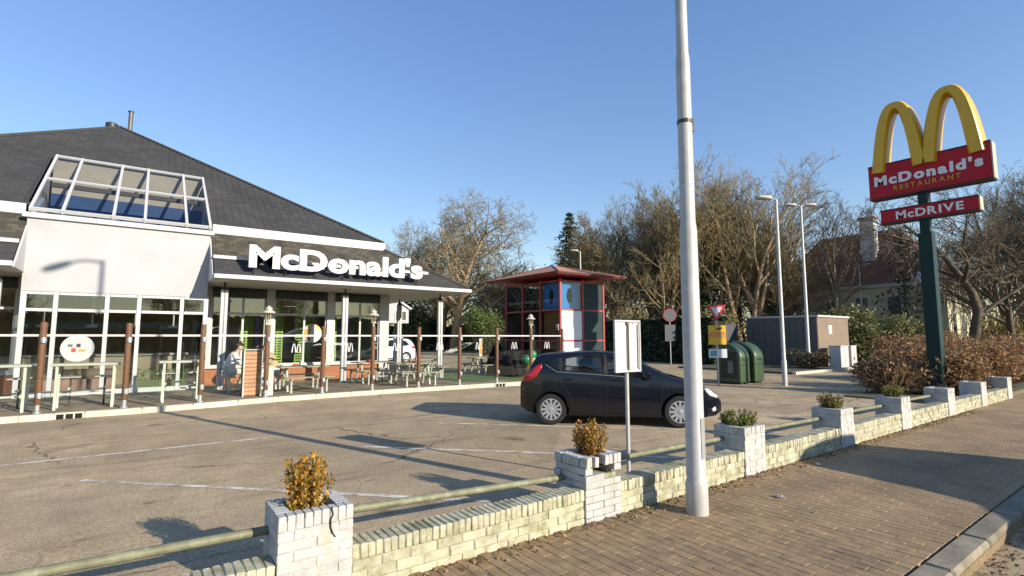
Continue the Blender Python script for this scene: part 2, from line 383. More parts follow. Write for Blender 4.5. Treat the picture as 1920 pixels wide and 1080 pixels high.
# artificial turf by the play tower
structure(MB().box(9.6, 18.4, 16.1, 21.8, .118, .126).build('turf', M('artificial_turf', (.10, .17, .05), .95, .3, 30, .6, 180, wpos=True, c2=(.14,.16,.07), scale2=.8)))
structure(MB().box(8.0, 19.0, 22.3, 22.45, -.05, .13).build('back_kerb', SLAB))
# painted lines
def line(p, q, wd=.09, lab='', grp=None):
    d = Vector((q[0]-p[0], q[1]-p[1], 0)).normalized(); a = Vector((-d.y, d.x, 0))*wd/2; P = Vector((*p, .004)); Q = Vector((*q, .004))
    n = 14; m = MB()
    for i in range(n):
        u = P.lerp(Q, i/n); v = P.lerp(Q, (i+1)/n); j1 = 1+.0*random.random(); m.quad(u-a, v-a, v+a, u+a)
    o = m.build('painted_line', PAINT); o['kind'] = 'structure'; return o
for c in (4.5, 7.84, 11.17, 14.5, 17.5, 20.8, 24.1):
    t0 = {7.84: 8.3, 11.17: 8.15}.get(c, 9.7 if c > 12 else 7.0); line((c-t0, t0), (c-4.7, 4.7), .085)
line((-1.6, 9.88), (1.9, 9.86), .075)
line((30.0, 12.6), (24.5, 14.2), .12)

# ------------------------------------------------------------------ white brick wall with planter pillars
PB = M('painted_wall_brick', (.43, .41, .29), .85, .26, 7, .45, 60, rnd=.12, c2=(.25, .24, .125), scale2=5.5, thr=.55, wpos=True)
PP = M('painted_pillar_brick', (.43, .425, .405), .85, .18, 9, .4, 60, rnd=.05, c2=(.36, .35, .26), scale2=5, thr=.60, wpos=True)
MORT = M('dirty_mortar', (.33, .31, .21), .95, .25, 25, .4, 80, wpos=True, c2=(.17,.17,.08), scale2=6, thr=.55)
MORTP = M('painted_mortar', (.42, .41, .37), .9, .2, 25, .4, 80, wpos=True, c2=(.25,.24,.17), scale2=7, thr=.60)
DIRT = M('planter_soil', (.045, .033, .022), .95, .3, 20, .6, 60)
RUSTR = M('mossy_rail_paint', (.165, .165, .095), .6, .3, 10, .2, 40, c2=(.30, .29, .19), scale2=9, thr=.62, wpos=True)
def brick(parent, x0, x1, y0, y1, z0, z1, mat, name='brick', jit=.002, ang=.006):
    g = .0022; key = ('b', round((x1-x0)/.004), round((y1-y0)/.004), round((z1-z0)/.004), random.randrange(3), mat.name)
    pp = mat.name.startswith('painted_pillar'); me = unit_box(key, x1-x0-2*g, y1-y0-.001, z1-z0-2*g, .004 if pp else .007, .0012 if pp else .0022)
    if not me.materials: me.materials.append(mat)
    o = bpy.data.objects.new(name, me); col.objects.link(o); o.parent = parent; off = wl(parent)
    o.location = ((x0+x1)/2-off.x+random.gauss(0,jit*.4), (y0+y1)/2-off.y+random.gauss(0,jit), (z0+z1)/2-off.z)
    o.rotation_euler = (random.gauss(0,ang*.6), random.gauss(0,ang), random.gauss(0,ang)); return o
TF = 3.65; WD = .21; WH = .30; PW = .49
PIL = [-1.90, .79, 3.50, 6.28, 9.08, 11.72, 14.55, 17.25, 19.95]
plab = ['white brick planter pillar at the bottom left corner behind the frame', 'white brick planter pillar with a crack, nearest to the viewer',
        'broken white brick planter pillar with missing bricks beside the information plate', 'white brick planter pillar with a round green shrub, right of the tall lamp post',
        'white brick planter pillar with shaded left side, fourth from the left', 'small white brick planter pillar in front of the red-brown bushes, fifth from the left',
        'bare white brick wall pillar without plant, sixth from the left', 'bare white brick wall pillar near the right edge of the picture', 'farthest bare white brick pillar beside the bushes at right']
wlab = ['mossy white brick wall length at the bottom left corner', 'mossy white brick wall length between the cracked and the broken pillar', 'white brick wall length behind the foot of the tall lamp post',
        'mossy white brick wall length between the third and fourth pillar', 'white brick wall length between the fourth and fifth pillar', 'white brick wall length between the fifth and sixth pillar',
        'white brick wall length between the sixth and seventh pillar', 'last white brick wall length at the right edge']
def pillar(i, x0):
    x1 = x0+PW; y0 = TF-.02; y1 = y0+.44; p = thing('planter_pillar', plab[i], 'brick pillar', ((x0+x1)/2, (y0+y1)/2, -.03), 0, 'planter pillars of the street wall')
    m = MB().box(x0+.006, x1-.006, y0+.006, y1-.006, -.05, .47)
    for a in ((x0+.012, x0+.08, y0+.012, y1-.012), (x1-.08, x1-.012, y0+.012, y1-.012), (x0+.081, x1-.081, y0+.012, y0+.08), (x0+.081, x1-.081, y1-.08, y1-.012)): m.box(*a, .471, .555)
    if i != 2: m.build('core', MORTP, p)
    else: MB().box(x0+.03, x1-.03, y0+.05, y1-.012, -.05, .40).build('core', MORT, p)
    MB().box(x0+.085, x1-.085, y0+.085, y1-.085, .46, .515).build('soil', DIRT, p)
    z = -.03; c = 0; far = i >= 5; th = .1
    hs = [.0655]*8+[.098] if not far else [.0655]*8+[.098]
    for r, h in enumerate(hs):
        top = r == len(hs)-1; z1 = z+h
        # front and back
        def row(a0, a1, ya, yb, front):
            L = a1-a0
            n = max(1, round(L/(.0575 if top else .21)))
            for q in range(n):
                if i == 2 and front and ((top and q in (3, 4)) or (r == 7 and q == 0) or (r == 6 and q == 1)): continue
                if i == 1 and top and q == n-1 and front: pass
                brick(p, a0+L*q/n, a0+L*(q+1)/n, ya, yb, z, z1, PP, jit=.0025 if not (i == 2 and r > 5) else .012, ang=.006 if not (i == 2 and r > 5) else .03)
        if r % 2 == 0 or top:
            row(x0, x1, y0, y0+th, True); row(x0, x1, y1-th, y1, False)
            n = 1 if not top else 4
            for xa in (x0, x1-th):
                for q in range(n): brick(p, xa, xa+th, y0+th+(y1-y0-2*th)*q/n, y0+th+(y1-y0-2*th)*(q+1)/n, z, z1, PP)
        else:
            row(x0+th, x1-th, y0, y0+th, True); row(x0+th, x1-th, y1-th, y1, False)
            for xa in (x0, x1-th):
                for q in range(2): brick(p, xa, xa+th, y0+(y1-y0)*q/2, y0+(y1-y0)*(q+1)/2, z, z1, PP)
        z = z1
    if i == 1:   # the open crack: a dark gap down the right front corner
        pts = [(x1-.155, .60), (x1-.145, .55), (x1-.160, .52), (x1-.158, .47), (x1-.145, .43), (x1-.125, .40)]
        m = MB()
        for (a, b), (c_, d) in zip(pts, pts[1:]): m.beam((a, y0-.004, b), (c_, y0-.004, d), .007, .012, (0,1,0))
        m.build('crack', M('crack_shadow_gap', (.02,.018,.015), .95, .1), p)
    return p
for i, x0 in enumerate(PIL):
    if i: pillar(i, x0)
for i in range(len(PIL)-1):
    a = PIL[i]+PW; b = PIL[i+1]; p = thing('brick_wall', wlab[i], 'brick wall', ((a+b)/2, TF+WD/2, -.03), 0, 'lengths of the low street wall')
    MB().box(a, b, TF+.009, TF+WD-.013, -.05, WH-.012).build('core', MORT, p)
    z = -.03; L = b-a
    for r in range(3):
        n = round(L/.212)
        if r % 2: n += 1
        e = [a]+[a+L*(q-(.5 if r % 2 else 0))/(n-(1 if r % 2 else 0)) for q in range(1, n)]+[b]
        if i == 3 and r < 2: e = e  
        for q in range(n):
            brick(p, e[q], e[q+1], TF, TF+.1, z, z+.0755, PB, jit=.004); 
        MB().box(a, b, TF+WD-.012, TF+WD, z+.002, z+.0735).build('rear_course', PB, p)
        z += .0755
    n = round(L/.057)
    for q in range(n):
        brick(p, a+L*q/n, a+L*(q+1)/n, TF-.004, TF+WD+.004, z, z+.105+random.uniform(-.003,.003), PB, jit=.004, ang=.012)
    # tube rail behind the wall
    if i < 6:
        z0, z1 = (.47, .43) if i == 0 else ((.46, .36) if i == 1 else (.44, .42))
        rl = ['mossy green tube rail at the bottom left corner','mossy green tube rail from the cracked to the broken pillar','mossy green tube rail behind the tall lamp post','mossy green tube rail between third and fourth pillar','thin mossy tube rail between fourth and fifth pillar','thin mossy tube rail between fifth and sixth pillar'][i]
        rt = MB(False).tube((-L/2-.02, 0, z0), (L/2+.02, 0, z1), .030, .030, 14).build('tube_rail', RUSTR, None, True); rt.location = ((a+b)/2, TF+.29, 0); tag(rt, rl, 'rail', 'tube rails between the pillars')
# shrubs in the pillars
def potted(x, y, z, h, wid, n, c, c2, label, seed):
    r = np.random.default_rng(seed); t = thing('potted_shrub', label, 'shrub', (x, y, z), 0, 'shrubs in the wall pillars')
    C = []; m = MB(False)
    for k in range(46):
        a = r.random()*2*PI; rr = wid*(.15+.85*r.random()**.6); hh = h*(.68+.32*r.random())*(1-.22*(rr/wid)**2.2)
        tip = np.array([math.cos(a)*rr, math.sin(a)*rr, hh]); base = np.array([math.cos(a)*rr*.5, math.sin(a)*rr*.5, 0])
        m.tube(base, tip*.96, .0035, .0012, 4)
        u = r.random(n//46)**.75; pts = base+(tip-base)*u[:,None]+r.normal(size=(n//46,3))*.014; C.append(pts)
    C = np.concatenate(C); V, Q = leaf_quads(C, .026, .5, 1.2, .7)
    m.build('stems', M('shrub_twig', (.08,.05,.03), .9, .2), t)
    obj('foliage', np_mesh('foliage', V, Q), M('leaf_%d' % seed, c, .55, .2, 20, island=.45, c2=c2, sss=True), t)
PY = TF+.2
potted(1.02, PY, .50, .45, .175, 4200, (.17,.16,.025), (.56,.25,.03), 'orange and green upright shrub in the cracked nearest pillar', 11)
potted(3.78, PY, .48, .46, .18, 3000, (.17,.15,.025), (.52,.22,.035), 'orange-tipped shrub in the broken white pillar', 12)
potted(6.52, PY, .50, .30, .24, 3200, (.09,.12,.02), (.22,.22,.04), 'round dark green shrub in the pillar right of the lamp post', 13)
potted(9.30, PY, .50, .34, .20, 2600, (.09,.10,.02), (.28,.20,.04), 'small green shrub with brown base in the fourth pillar', 14)
potted(11.95, PY, .50, .34, .20, 2600, (.13,.15,.03), (.28,.24,.05), 'small olive green shrub in the fifth pillar', 15)

# ------------------------------------------------------------------ tall street lamp
def tall_lamp():
    t = thing('street_lamp', 'tall grey stepped steel lamp post on the pavement', 'street lamp', (4.6, 3.19, -.012))
    m = MB(False).lathe([(.108,0),(.108,.30),(.100,.33),(.093,.34),(.088,2.86),(.080,2.93),(.076,2.95),(.073,4.72),(.066,4.79),(.062,4.81),(.055,7.2),(.048,9.9),(.042,10.1)], n=28)
    m.build('post', GALVP, t, True)
    MB(False).lathe([(.080,4.02),(.080,4.06)], n=24).build('clamp', DARKM, t)
    MB(False).box(.08,.135,-.03,.03,3.96,4.12,.006).build('bracket_box', M('rusty_box',(.10,.085,.07),.8,.3,20), t)
    MB(False).box(-.03,.03,-.0945,-.086,.55,.95).build('service_door', GALV, t)
    pts = [(0,0,10.05)]
    for i in range(1, 8): u = i/7; pts.append((-.42*u, -.9*u, 10.05+.28*math.sin(u*PI/2)))
    MB(False).path(pts, .032, 12).build('arm', GALVP, t, True)
    h = MB(False).lathe([(.02,-.42),(.10,-.36),(.14,-.1),(.135,.2),(.06,.36),(.02,.40)], n=16).build('lamp_head', M('lamp_head_grey',(.35,.35,.34),.5,.1,5), t, True)
    d = Vector((-.42,-.9,0)).normalized(); h.location = Vector(pts[-1])+d*.35; h.rotation_mode = 'QUATERNION'; h.rotation_quaternion = d.to_track_quat('Z','Y'); h.scale = (1,.6,1)
tall_lamp()
# information plate on a thin post, seen from behind
t = thing('information_sign', 'white sign plate with framed back on a thin grey post behind the wall', 'sign', (4.87, 4.27, 0))
MB(False).tube((0,.04,-.03),(0,.04,1.95),.024,.024,14).build('post', GALVP, t, True)
pl = MB(False).box(-.26,.20,-.005,.010,1.32,1.95,.004).build('plate', WHLET, t)
for a in ((-.26,.20,-.022,-.0052,1.93,1.95),(-.26,.20,-.022,-.0052,1.32,1.34),(-.26,-.242,-.022,-.0052,1.341,1.929),(.182,.20,-.022,-.0052,1.341,1.929)): MB(False).box(*a).build('frame', WHLET, pl)
for xx, wd in ((-.035,.020),(.045,.012)):
    MB(False).box(xx-wd/2,xx+wd/2,-.012,-.0053,1.355,1.90).build('channel_gap', M('shadow_channel',(.10,.085,.065),.7,.1), pl)
MB(False).box(-.022,.036,-.030,-.0053,1.345,1.92).build('mounting_channel', M('cream_channel',(.50,.48,.41),.6,.06), pl); MB(False).box(-.055,.055,-.026,-.0301+.02,1.895,1.925).build('channel_end', M('shadow_channel',(.1,.085,.065)), pl)
MB(False).box(.150,.175,-.02,-.0053,1.36,1.90).build('side_channel', M('sign_grey',(.28,.28,.28),.6,.1), pl)
MB(False).box(-.05,.05,.01,.07,1.45,1.49).build('clamp', GALV, t); MB(False).box(-.05,.05,.01,.07,1.78,1.82).build('clamp', GALV, t)
# litter
for i, (x, y, sz, lb) in enumerate([(5.75,2.95,.10,'white paper scrap on the pavement right of the lamp post foot'),(7.6,3.35,.08,'small white litter scrap by the wall left of the fourth pillar'),(5.55,2.5,.035,'tiny pale litter flake in the middle of the pavement')]):
    m = MB(False); n = 5
    for a in range(n):
        for b in range(n):
            m.v.append(((a/(n-1)-.5)*sz, (b/(n-1)-.5)*sz*.6, .012+random.random()*.022))
    for a in range(n-1):
        for b in range(n-1): m.f.append((a*n+b, (a+1)*n+b, (a+1)*n+b+1, a*n+b+1))
    o = m.build('paper_scrap', WHLET); o.location = (x, y, -.005); o.rotation_euler = (0,0,random.random()*3); tag(o, lb, 'litter')
    md = o.modifiers.new('thick','SOLIDIFY'); md.thickness = .002

# ------------------------------------------------------------------ restaurant
SLATE = M('roof_slate', (.046, .046, .047), .8, .2, .8, .15, 40, island=.10, wpos=True, c2=(.056, .054, .050), spec=.3)
SLATEM = M('mossy_roof_slate', (.090, .078, .056), .9, .2, 1.5, .2, 40, island=.25, wpos=True, c2=(.058, .056, .048), spec=.2)
ROOFB = M('roof_underlay', (.03, .031, .033), .9, .1)
B = thing('restaurant', 'white fast-food restaurant with grey pyramid roof, glass front and skylight', 'restaurant', (-.45, 20.3, 0))
AX, AT, AZ = -1.15, 27.5, 10.82; EZ = 5.42; RL, RR, RF, RB = -8.6, 7.7, 19.3, 35.7
SLP = (AZ-EZ)/(AT-RF)
def rz(t): return EZ+(t-RF)*SLP
def slates(name, p0, p1, q0, q1, mat, parent, cw=.24, ch=.16, hole=None):
    p0, p1, q0, q1 = map(Vector, (p0, p1, q0, q1)); V = []; Q = []
    Ls = ((q0+q1)/2-(p0+p1)/2).length; n = max(2, int(Ls/ch)); nrm = (p1-p0).cross(q0-p0)
    if nrm.length < 1e-6: nrm = (p1-p0).cross(q1-p0)
    nrm.normalize(); nrm = nrm if nrm.z > 0 else -nrm
    for i in range(n):
        a = i/n; b = min(1, (i+1.25)/n); l0 = p0.lerp(q0, a); r0 = p1.lerp(q1, a); W = (r0-l0).length
        if W < .05: continue
        e = (r0-l0)/W; up = (p0.lerp(q0, b)+p1.lerp(q1, b)-l0-r0)/2
        up = up-e*up.dot(e)
        x = -(cw/2 if i % 2 else 0)
        while x < W:
            xa = max(x, 0)+.004; xb = min(x+cw, W)-.004; x += cw
            if xb-xa < .03: continue
            c = l0+e*((xa+xb)/2)
            if hole and hole[0] < c.x < hole[1] and c.y < hole[2]: continue
            lift = .012+random.random()*.006
            k = len(V); A = l0+e*xa; Bp = l0+e*xb
            V += [A+nrm*lift, Bp+nrm*lift, Bp+up+nrm*.006, A+up+nrm*.006, A, Bp]
            Q += [(k, k+1, k+2, k+3), (k+4, k+5, k+1, k)]
    off = wl(parent); me = bpy.data.meshes.new(name); me.from_pydata([v-off for v in V], [], Q)
    return obj(name, me, mat, parent, kind='stuff')
HS0, HS1, HT = -2.72, 1.78, 22.95
roof = MB(); ap = (AX, AT, AZ)
zt = rz(HT)
roof.quad((RL,RF,EZ),(HS0,RF,EZ),(HS0,HT,zt),(AX,AT,AZ)); roof.quad((HS1,RF,EZ),(RR,RF,EZ),(AX,AT,AZ),(HS1,HT,zt)); roof.quad((HS0,HT,zt),(HS1,HT,zt),(AX,AT,AZ))
roof.quad((RR,RF,EZ),(RR,RB,EZ),ap); roof.quad((RR,RB,EZ),(RL,RB,EZ),ap); roof.quad((RL,RB,EZ),(RL,RF,EZ),ap)
rf = roof.build('roof', ROOFB, B)
slates('slates', (RL,RF,EZ),(RR,RF,EZ),ap,ap, SLATE, rf, hole=(HS0,HS1,HT)); slates('slates', (RR,RF,EZ),(RR,RB,EZ),ap,ap, SLATE, rf)
for c in ((RL,RF),(RR,RF),(RR,RB)): MB().tube((c[0],c[1],EZ+.03), (AX,AT,AZ+.02), .07, .07, 8).build('ridge_tile', SLATE, rf)
MB().lathe([(.22,AZ-.25),(.22,AZ+.06),(.16,AZ+.10),(.03,AZ+.12)], AX-.28, AT-.1, 12).build('vent_cap', DARKM, rf, True)
ch = MB().tube((AX+.35,AT-.1,AZ-.4),(AX+.35,AT-.1,AZ+.75),.085,.085,14).build('flue', M('flue_dark',(.12,.115,.11),.5,.15,4,metal=.3), rf, True); MB().tube((AX+.35,AT-.1,AZ+.751),(AX+.35,AT-.1,AZ+.79),.11,.11,14).build('flue_cap', DARKM, ch, True)
for a, b in ((RL, HS0-.01), (HS1+.01, RR+.04)): MB().box(a, b, RF-.06, RF+.03, 5.14, 5.44).build('fascia', WHITE, B)
MB().box(RR-.02, RR+.05, RF+.031, RB, 5.14, 5.44).build('fascia', WHITE, B); MB().box(RL-.05, RL+.02, RF+.031, RB, 5.14, 5.44).build('fascia', WHITE, B)
def mir(x): return -.9-x
# lower skirt roofs either side of the glass bay
SE = 3.62; ST = 17.5; SR = 10.6; SX = 1.74
for sgn in (1, -1):
    f = (lambda x: x) if sgn == 1 else mir
    P0, P1, Q1, Q0 = (f(SX),ST,SE),(f(SR),ST,SE),(f(RR),RF-.06,5.14),(f(SX),RF-.06,5.14)
    P2, Q2 = (f(SR),30,SE),(f(RR),30,5.14)
    sk = MB().quad(P0,P1,Q1,Q0).quad(P1,P2,Q2,Q1).build('skirt_roof', ROOFB, B)
    v = .36
    L = lambda a, b: tuple(Vector(a).lerp(Vector(b), v))
    slates('slates', P0, P1, L(P0,Q0), L(P1,Q1), SLATE, sk); slates('slates', L(P0,Q0), L(P1,Q1), Q0, Q1, SLATEM, sk)
    slates('slates', P1, P2, Q1, Q2, SLATE, sk)
    a = Vector(L(P0,Q0))+Vector((0,-.03,.05)); b = Vector(L(P1,Q1))+Vector((-.5*sgn,-.03,.05)); MB().beam(a, b, .09, .10).build('batten', WHITE, sk)
    MB().tube(Vector(P1)+Vector((0,0,.02)), Vector(Q1)+Vector((0,0,.02)), .06, .06, 8).build('hip_tile', SLATE, sk)
    MB().box(f(SX-.02), f(SR+.06), ST-.10, ST+.02, SE-.13, SE+.0, .01).build('gutter', WHITE, B)
    MB().box(f(SR-.02), f(SR+.06), ST+.021, 30, SE-.13, SE, .01).build('gutter', WHITE, B)
    MB().box(f(SX), f(SR-.02), ST+.021, 20.3, SE-.16, SE-.12).build('soffit', SOFFIT, B)
    MB().box(f(8.4), f(SR-.02), 20.301, 30, SE-.16, SE-.12).build('soffit', SOFFIT, B)
    MB().prism([(ST-.02,SE-.14),(RF-.06,5.16),(RF-.06,SE-.14)], f(SX-.045), f(SX-.001), 'x').build('skirt_end', WHITE, B)
    # glazed bays
    MB().box(f(1.74), f(8.37), 20.31, 20.5, .118, .66).build('plinth', BRICKO, B)
    MB().box(f(1.74), f(8.37), 20.22, 20.5, .661, .73).build('sill', WHITE, B)
    MB().box(f(1.74), f(8.37), 20.24, 20.5, 3.16, SE-.161).build('lintel', CREAM, B)
    for a, b in ((1.74,1.98),(3.70,3.98),(5.86,6.14),(7.98,8.37)): MB().box(f(a), f(b), 20.20, 20.52, .731 if b < 8 else .12, 3.455).build('pier', WHITE, B)
    MB().box(f(8.10), f(8.36), 20.521, 34.5, .0, 3.5).build('side_wall', WHITEW, B)
    for a, b in ((1.98,3.70),(3.98,5.86),(6.14,7.98)):
        MB().box(f(a+.01), f(b-.01), 20.18, 20.239, 3.12, 3.44).build('fascia_panel', DKPANEL, B)
        c = (a+b)/2+.12; z0, z1, zm = .731, 3.159, 2.56
        fr = MB().box(f(a+.001), f(b-.001), 20.28, 20.34, z1-.06, z1-.001).box(f(a+.001), f(b-.001), 20.28, 20.34, z0, z0+.05).box(f(a+.001), f(a+.05), 20.28, 20.34, z0+.051, z1-.061).box(f(b-.05), f(b-.001), 20.28, 20.34, z0+.051, z1-.061)
        fr.box(f(c-.035), f(c+.035), 20.275, 20.345, z0+.051, z1-.061).box(f(a+.051), f(c-.0351), 20.28, 20.34, zm-.035, zm+.035).box(f(c+.0351), f(b-.051), 20.28, 20.34, zm-.035, zm+.035)
        fo = fr.build('window', WHITE, B)
        for xa, xb in ((a+.05, c-.035), (c+.035, b-.05)):
            for za, zb in ((z0+.05, zm-.035), (zm+.035, z1-.06)): MB().box(f(xa), f(xb), 20.305, 20.311, za, zb).build('pane', GLASSW, fo)
# glass bay with skylight
BT = 18.8; CX = [-2.56,-1.90,-.78,-.03,1.04,1.68]
MB().box(-2.62, 1.70, BT, BT+.14, 2.98, 4.98).build('bay_front', WHITEW, B)
for xa, xb in ((-2.62,-2.50),(1.58,1.70)): MB().prism([(BT+.141,2.9),(BT+.141,5.0),(RF,5.3),(20.5,5.9),(20.5,2.9)], xa, xb, 'x').build('bay_side', WHITEW, B)
MB().box(-2.72, 1.80, BT-.09, BT+.10, 4.981, 5.12, .01).build('bay_sill', WHITE, B)
fr = MB()
for i, x in enumerate(CX):
    wd = .05 if 0 < i < 5 else .06; fr.box(x-wd, x+wd, BT+.02, BT+.10, .119, 2.979)
for a, b in zip(CX, CX[1:]):
    for za, zb in ((2.90,2.979),(2.44,2.52),(.12,.25)): fr.box(a+.061, b-.061, BT+.025, BT+.095, za, zb)
wb = fr.build('window', WHITE, B)
for a, b in zip(CX, CX[1:]):
    for za, zb in ((.24,2.45),(2.51,2.91)): MB().box(a+.04, b-.04, BT+.055, BT+.062, za, zb).build('pane', GLASSW, wb)
for xa in (-2.5, 1.56):   # returns of the bay at ground level
    MB().box(xa, xa+.02, BT+.101, 20.2, .13, 2.9).build('pane', GLASSW, wb)
T0, T1 = BT-.02, 22.85; nv = Vector((0,-SLP,1)).normalized()
def sp(x, u, h): 
    t = T0+(T1-T0)*u; return Vector((x, t, rz(t)))+nv*h
sk = MB()
for x in CX: sk.beam(sp(x,0,.14), sp(x,1,.14), .075, .10, nv)
for u in (.012, .52, .99):
    for a, b in zip(CX, CX[1:]): sk.beam(sp(a+.038,u,.14), sp(b-.038,u,.14), .07, .085, nv)
sko = sk.build('skylight', WHITE, B)
for a, b in zip(CX, CX[1:]):
    for u0, u1 in ((.012,.52),(.52,.99)): MB().quad(sp(a,u0,.13), sp(b,u0,.13), sp(b,u1,.13), sp(a,u1,.13)).build('pane', GLASSS, sko)
for x in (CX[0]-.04, CX[-1]+.04): MB().quad(sp(x,0,-.05), sp(x,1,-.05), sp(x,1,.18), sp(x,0,.18)).build('upstand', WHITE, sko)
# inside
TAN = M('tan_plaster', (.52, .40, .28), .9, .08, 2); NAVY = M('navy_panel', (.02, .06, .17), .6, .15, 2)  # dark blue colour stands in for sky reflected in the lower skylight
MB().box(-2.65, 1.75, 22.86, 22.95, 6.58, zt).build('shaft_wall', TAN, B); MB().box(-2.65, 1.75, 22.84, 22.95, 3.2, 6.579).build('shaft_wall', NAVY, B)
for xa in (-2.72, 1.76): MB().prism([(20.51,3.2),(20.51,5.9),(22.83,7.5),(22.83,3.2)], xa-.02, xa+.02, 'x').build('shaft_side', TAN, B)
for u in (.66,):
    t = T0+(T1-T0)*u; MB().box(-2.5, 1.55, t, t+.1, rz(t)-.35, rz(t)-.2).build('shaft_beam', M('beam_brown',(.12,.09,.06),.8,.1), B)  # dark bar added in place of the shadow line across the shaft
MB().box(-8.3, 8.0, 20.51, 34.4, .0, .13).build('floor', INTF, B); MB().box(-2.5, 1.6, BT+.11, 20.509, .119, .131).build('floor', INTF, B)
MB().box(-8.3, 8.0, 28.0, 28.1, .131, 3.29).build('back_wall', INTW, B)
for a, b in ((-8.3,-2.75),(1.80,8.0)): MB().box(a, b, 20.51, 28, 3.30, 3.36).build('ceiling', INTW, B)
MB().box(-2.749, 1.799, 22.96, 28, 3.30, 3.36).build('ceiling', INTW, B)
MB().box(-8.6, -8.31, 20.5, 34.5, 0, 3.5).build('side_wall', WHITEW, B); MB().box(-8.6, 8.36, 34.51, 34.8, 0, 5.2).build('rear_wall', WHITEW, B)
for sx in (-1,1): pass
# columns of the porch
cols_ = [(2.13,18.4),(5.95,18.4),(9.78,18.4),(9.78,22.4),(9.78,26.4),(mir(2.13),18.4),(mir(5.95),18.4)]
for x, y in cols_:
    c = MB().box(x-.10, x-.012, y-.07, y+.07, .12, 3.22, .012).box(x+.012, x+.10, y-.07, y+.07, .12, 3.22, .012).build('porch_column', WHITE, B)
    MB().box(x-.012, x+.012, y-.05, y+.05, .12, 3.2).build('column_web', M('grey_web',(.2,.2,.2),.6,.1), c)
    MB().lathe([(.10,3.221),(.09,3.26),(.035,3.34),(.03,3.459)], x, y, 12).build('column_cap', DARKM, c, True); MB().box(x-.13,x+.13,y-.1,y+.1,.119,.135).build('base_plate', GALV, c)
# drive-through bay on the far right side
d0 = 27.0
MB().prism([(8.37,2.5),(12.36,2.5),(12.36,3.29),(11.4,3.88),(8.37,3.88)], d0, d0+3.5, 'y').build('drive_bay', WHITEW, B)
db = MB().prism([(8.37,3.89),(11.42,3.89),(12.46,3.26),(12.5,3.34),(11.44,4.0),(8.37,4.0)], d0-.12, d0+3.6, 'y').build('drive_bay_roof', WHITE, B)
for a in (11.55, 11.93):
    fo = MB().box(a-.02, a+.30, d0-.03, d0-.001, 2.62, 3.20).build('window', WHITE, B); MB().box(a+.03, a+.25, d0-.04, d0-.031, 2.67, 3.15).build('pane', M('dull_pane',(.09,.09,.07),.2,.2), fo)
MB().box(8.37, 11.2, d0+.3, d0+3.3, 0, 2.499).build('drive_bay_wall', WHITEW, B)
mb_ = thing('menu_board', 'white rectangular board standing beside the white car behind the porch', 'board', (11.7, 26.8, 0)); MB().box(11.4, 11.95, 26.75, 26.88, .3, 1.72, .01).build('panel', WHLET, mb_)
for x in (11.45, 11.85): MB().box(x, x+.05, 26.8, 26.85, -.02, .299).build('leg', GALV, mb_)
# roof letters
sg = thing('roof_sign', 'large white raised letters along the porch roof edge', 'sign', (5.5, 17.42, 3.9))
put_text("McDonald's", sg, (2.62, 17.42, 3.91), (1,0,0), (0,0,1), .68, .16, .040, 5.85, .02, WHLET)
MB().box(2.7, 8.4, 17.52, 17.56, 3.99, 4.04).build('rail', DARKM, sg)
for i in range(7): x = 2.8+i*.92; MB().beam((x,17.54,3.70),(x,17.54,4.02),.03,.03).build('bracket', DARKM, sg)
# window stickers
st = thing('round_sticker', 'round white poster with food pictures on the left glass bay', 'poster', (-1.36, BT+.04, 1.42))
MB().tube((-1.36,BT+.012,1.42),(-1.36,BT+.018,1.42),.37,.37,40).build('disc', WHLET, st)
def blot(x, z, w_, h_, c, nm, name, y, par):
    MB().box(x-w_/2, x+w_/2, y-.004, y-.001, z-h_/2, z+h_/2, .0).build(name, M(nm, c, .5, .2, 30), par)
blot(-1.44,1.37,.10,.11,(.62,.05,.02),'print_red','print', BT+.012, st); blot(-1.26,1.36,.15,.07,(.55,.28,.08),'print_bun','print', BT+.012, st); blot(-1.34,1.50,.09,.10,(.06,.03,.02),'print_cola','print', BT+.012, st); blot(-1.52,1.50,.10,.07,(.12,.11,.10),'print_ink','print', BT+.012, st); blot(-1.14,1.45,.08,.08,(.45,.44,.42),'print_grey','print', BT+.012, st); blot(-1.33,1.62,.26,.03,(.5,.55,.4),'print_pale','print', BT+.012, st)
st = thing('round_sticker', 'round yellow and white poster in the right porch window', 'poster', (5.34, 20.27, 1.87))
MB().tube((5.34,20.268,1.87),(5.34,20.274,1.87),.35,.35,40).build('disc', WHLET, st)
def halfdisc(x, z, r, a0, a1, y, c, nm):
    m = MB(); pts = [(x+r*math.cos(a0+(a1-a0)*i/16), y, z+r*math.sin(a0+(a1-a0)*i/16)) for i in range(17)]; m.add([(p[0],p[1]-.003,p[2]) for p in pts]+pts, [tuple(range(17)), tuple(range(33,16,-1))]+[(i,i+17,(i+1)%17+17,(i+1)%17) for i in range(17)]); m.build('print', M(nm, c, .5, .1), st)
halfdisc(5.34,1.87,.31,PI*.5,PI*1.35,20.266,(.42,.24,.03),'print_ochre'); halfdisc(5.36,1.90,.31,0,PI*.5,20.266,(.75,.50,.10),'print_yellow'); blot(5.2,1.66,.14,.12,(.30,.03,.02),'print_darkred','print',20.262,st)
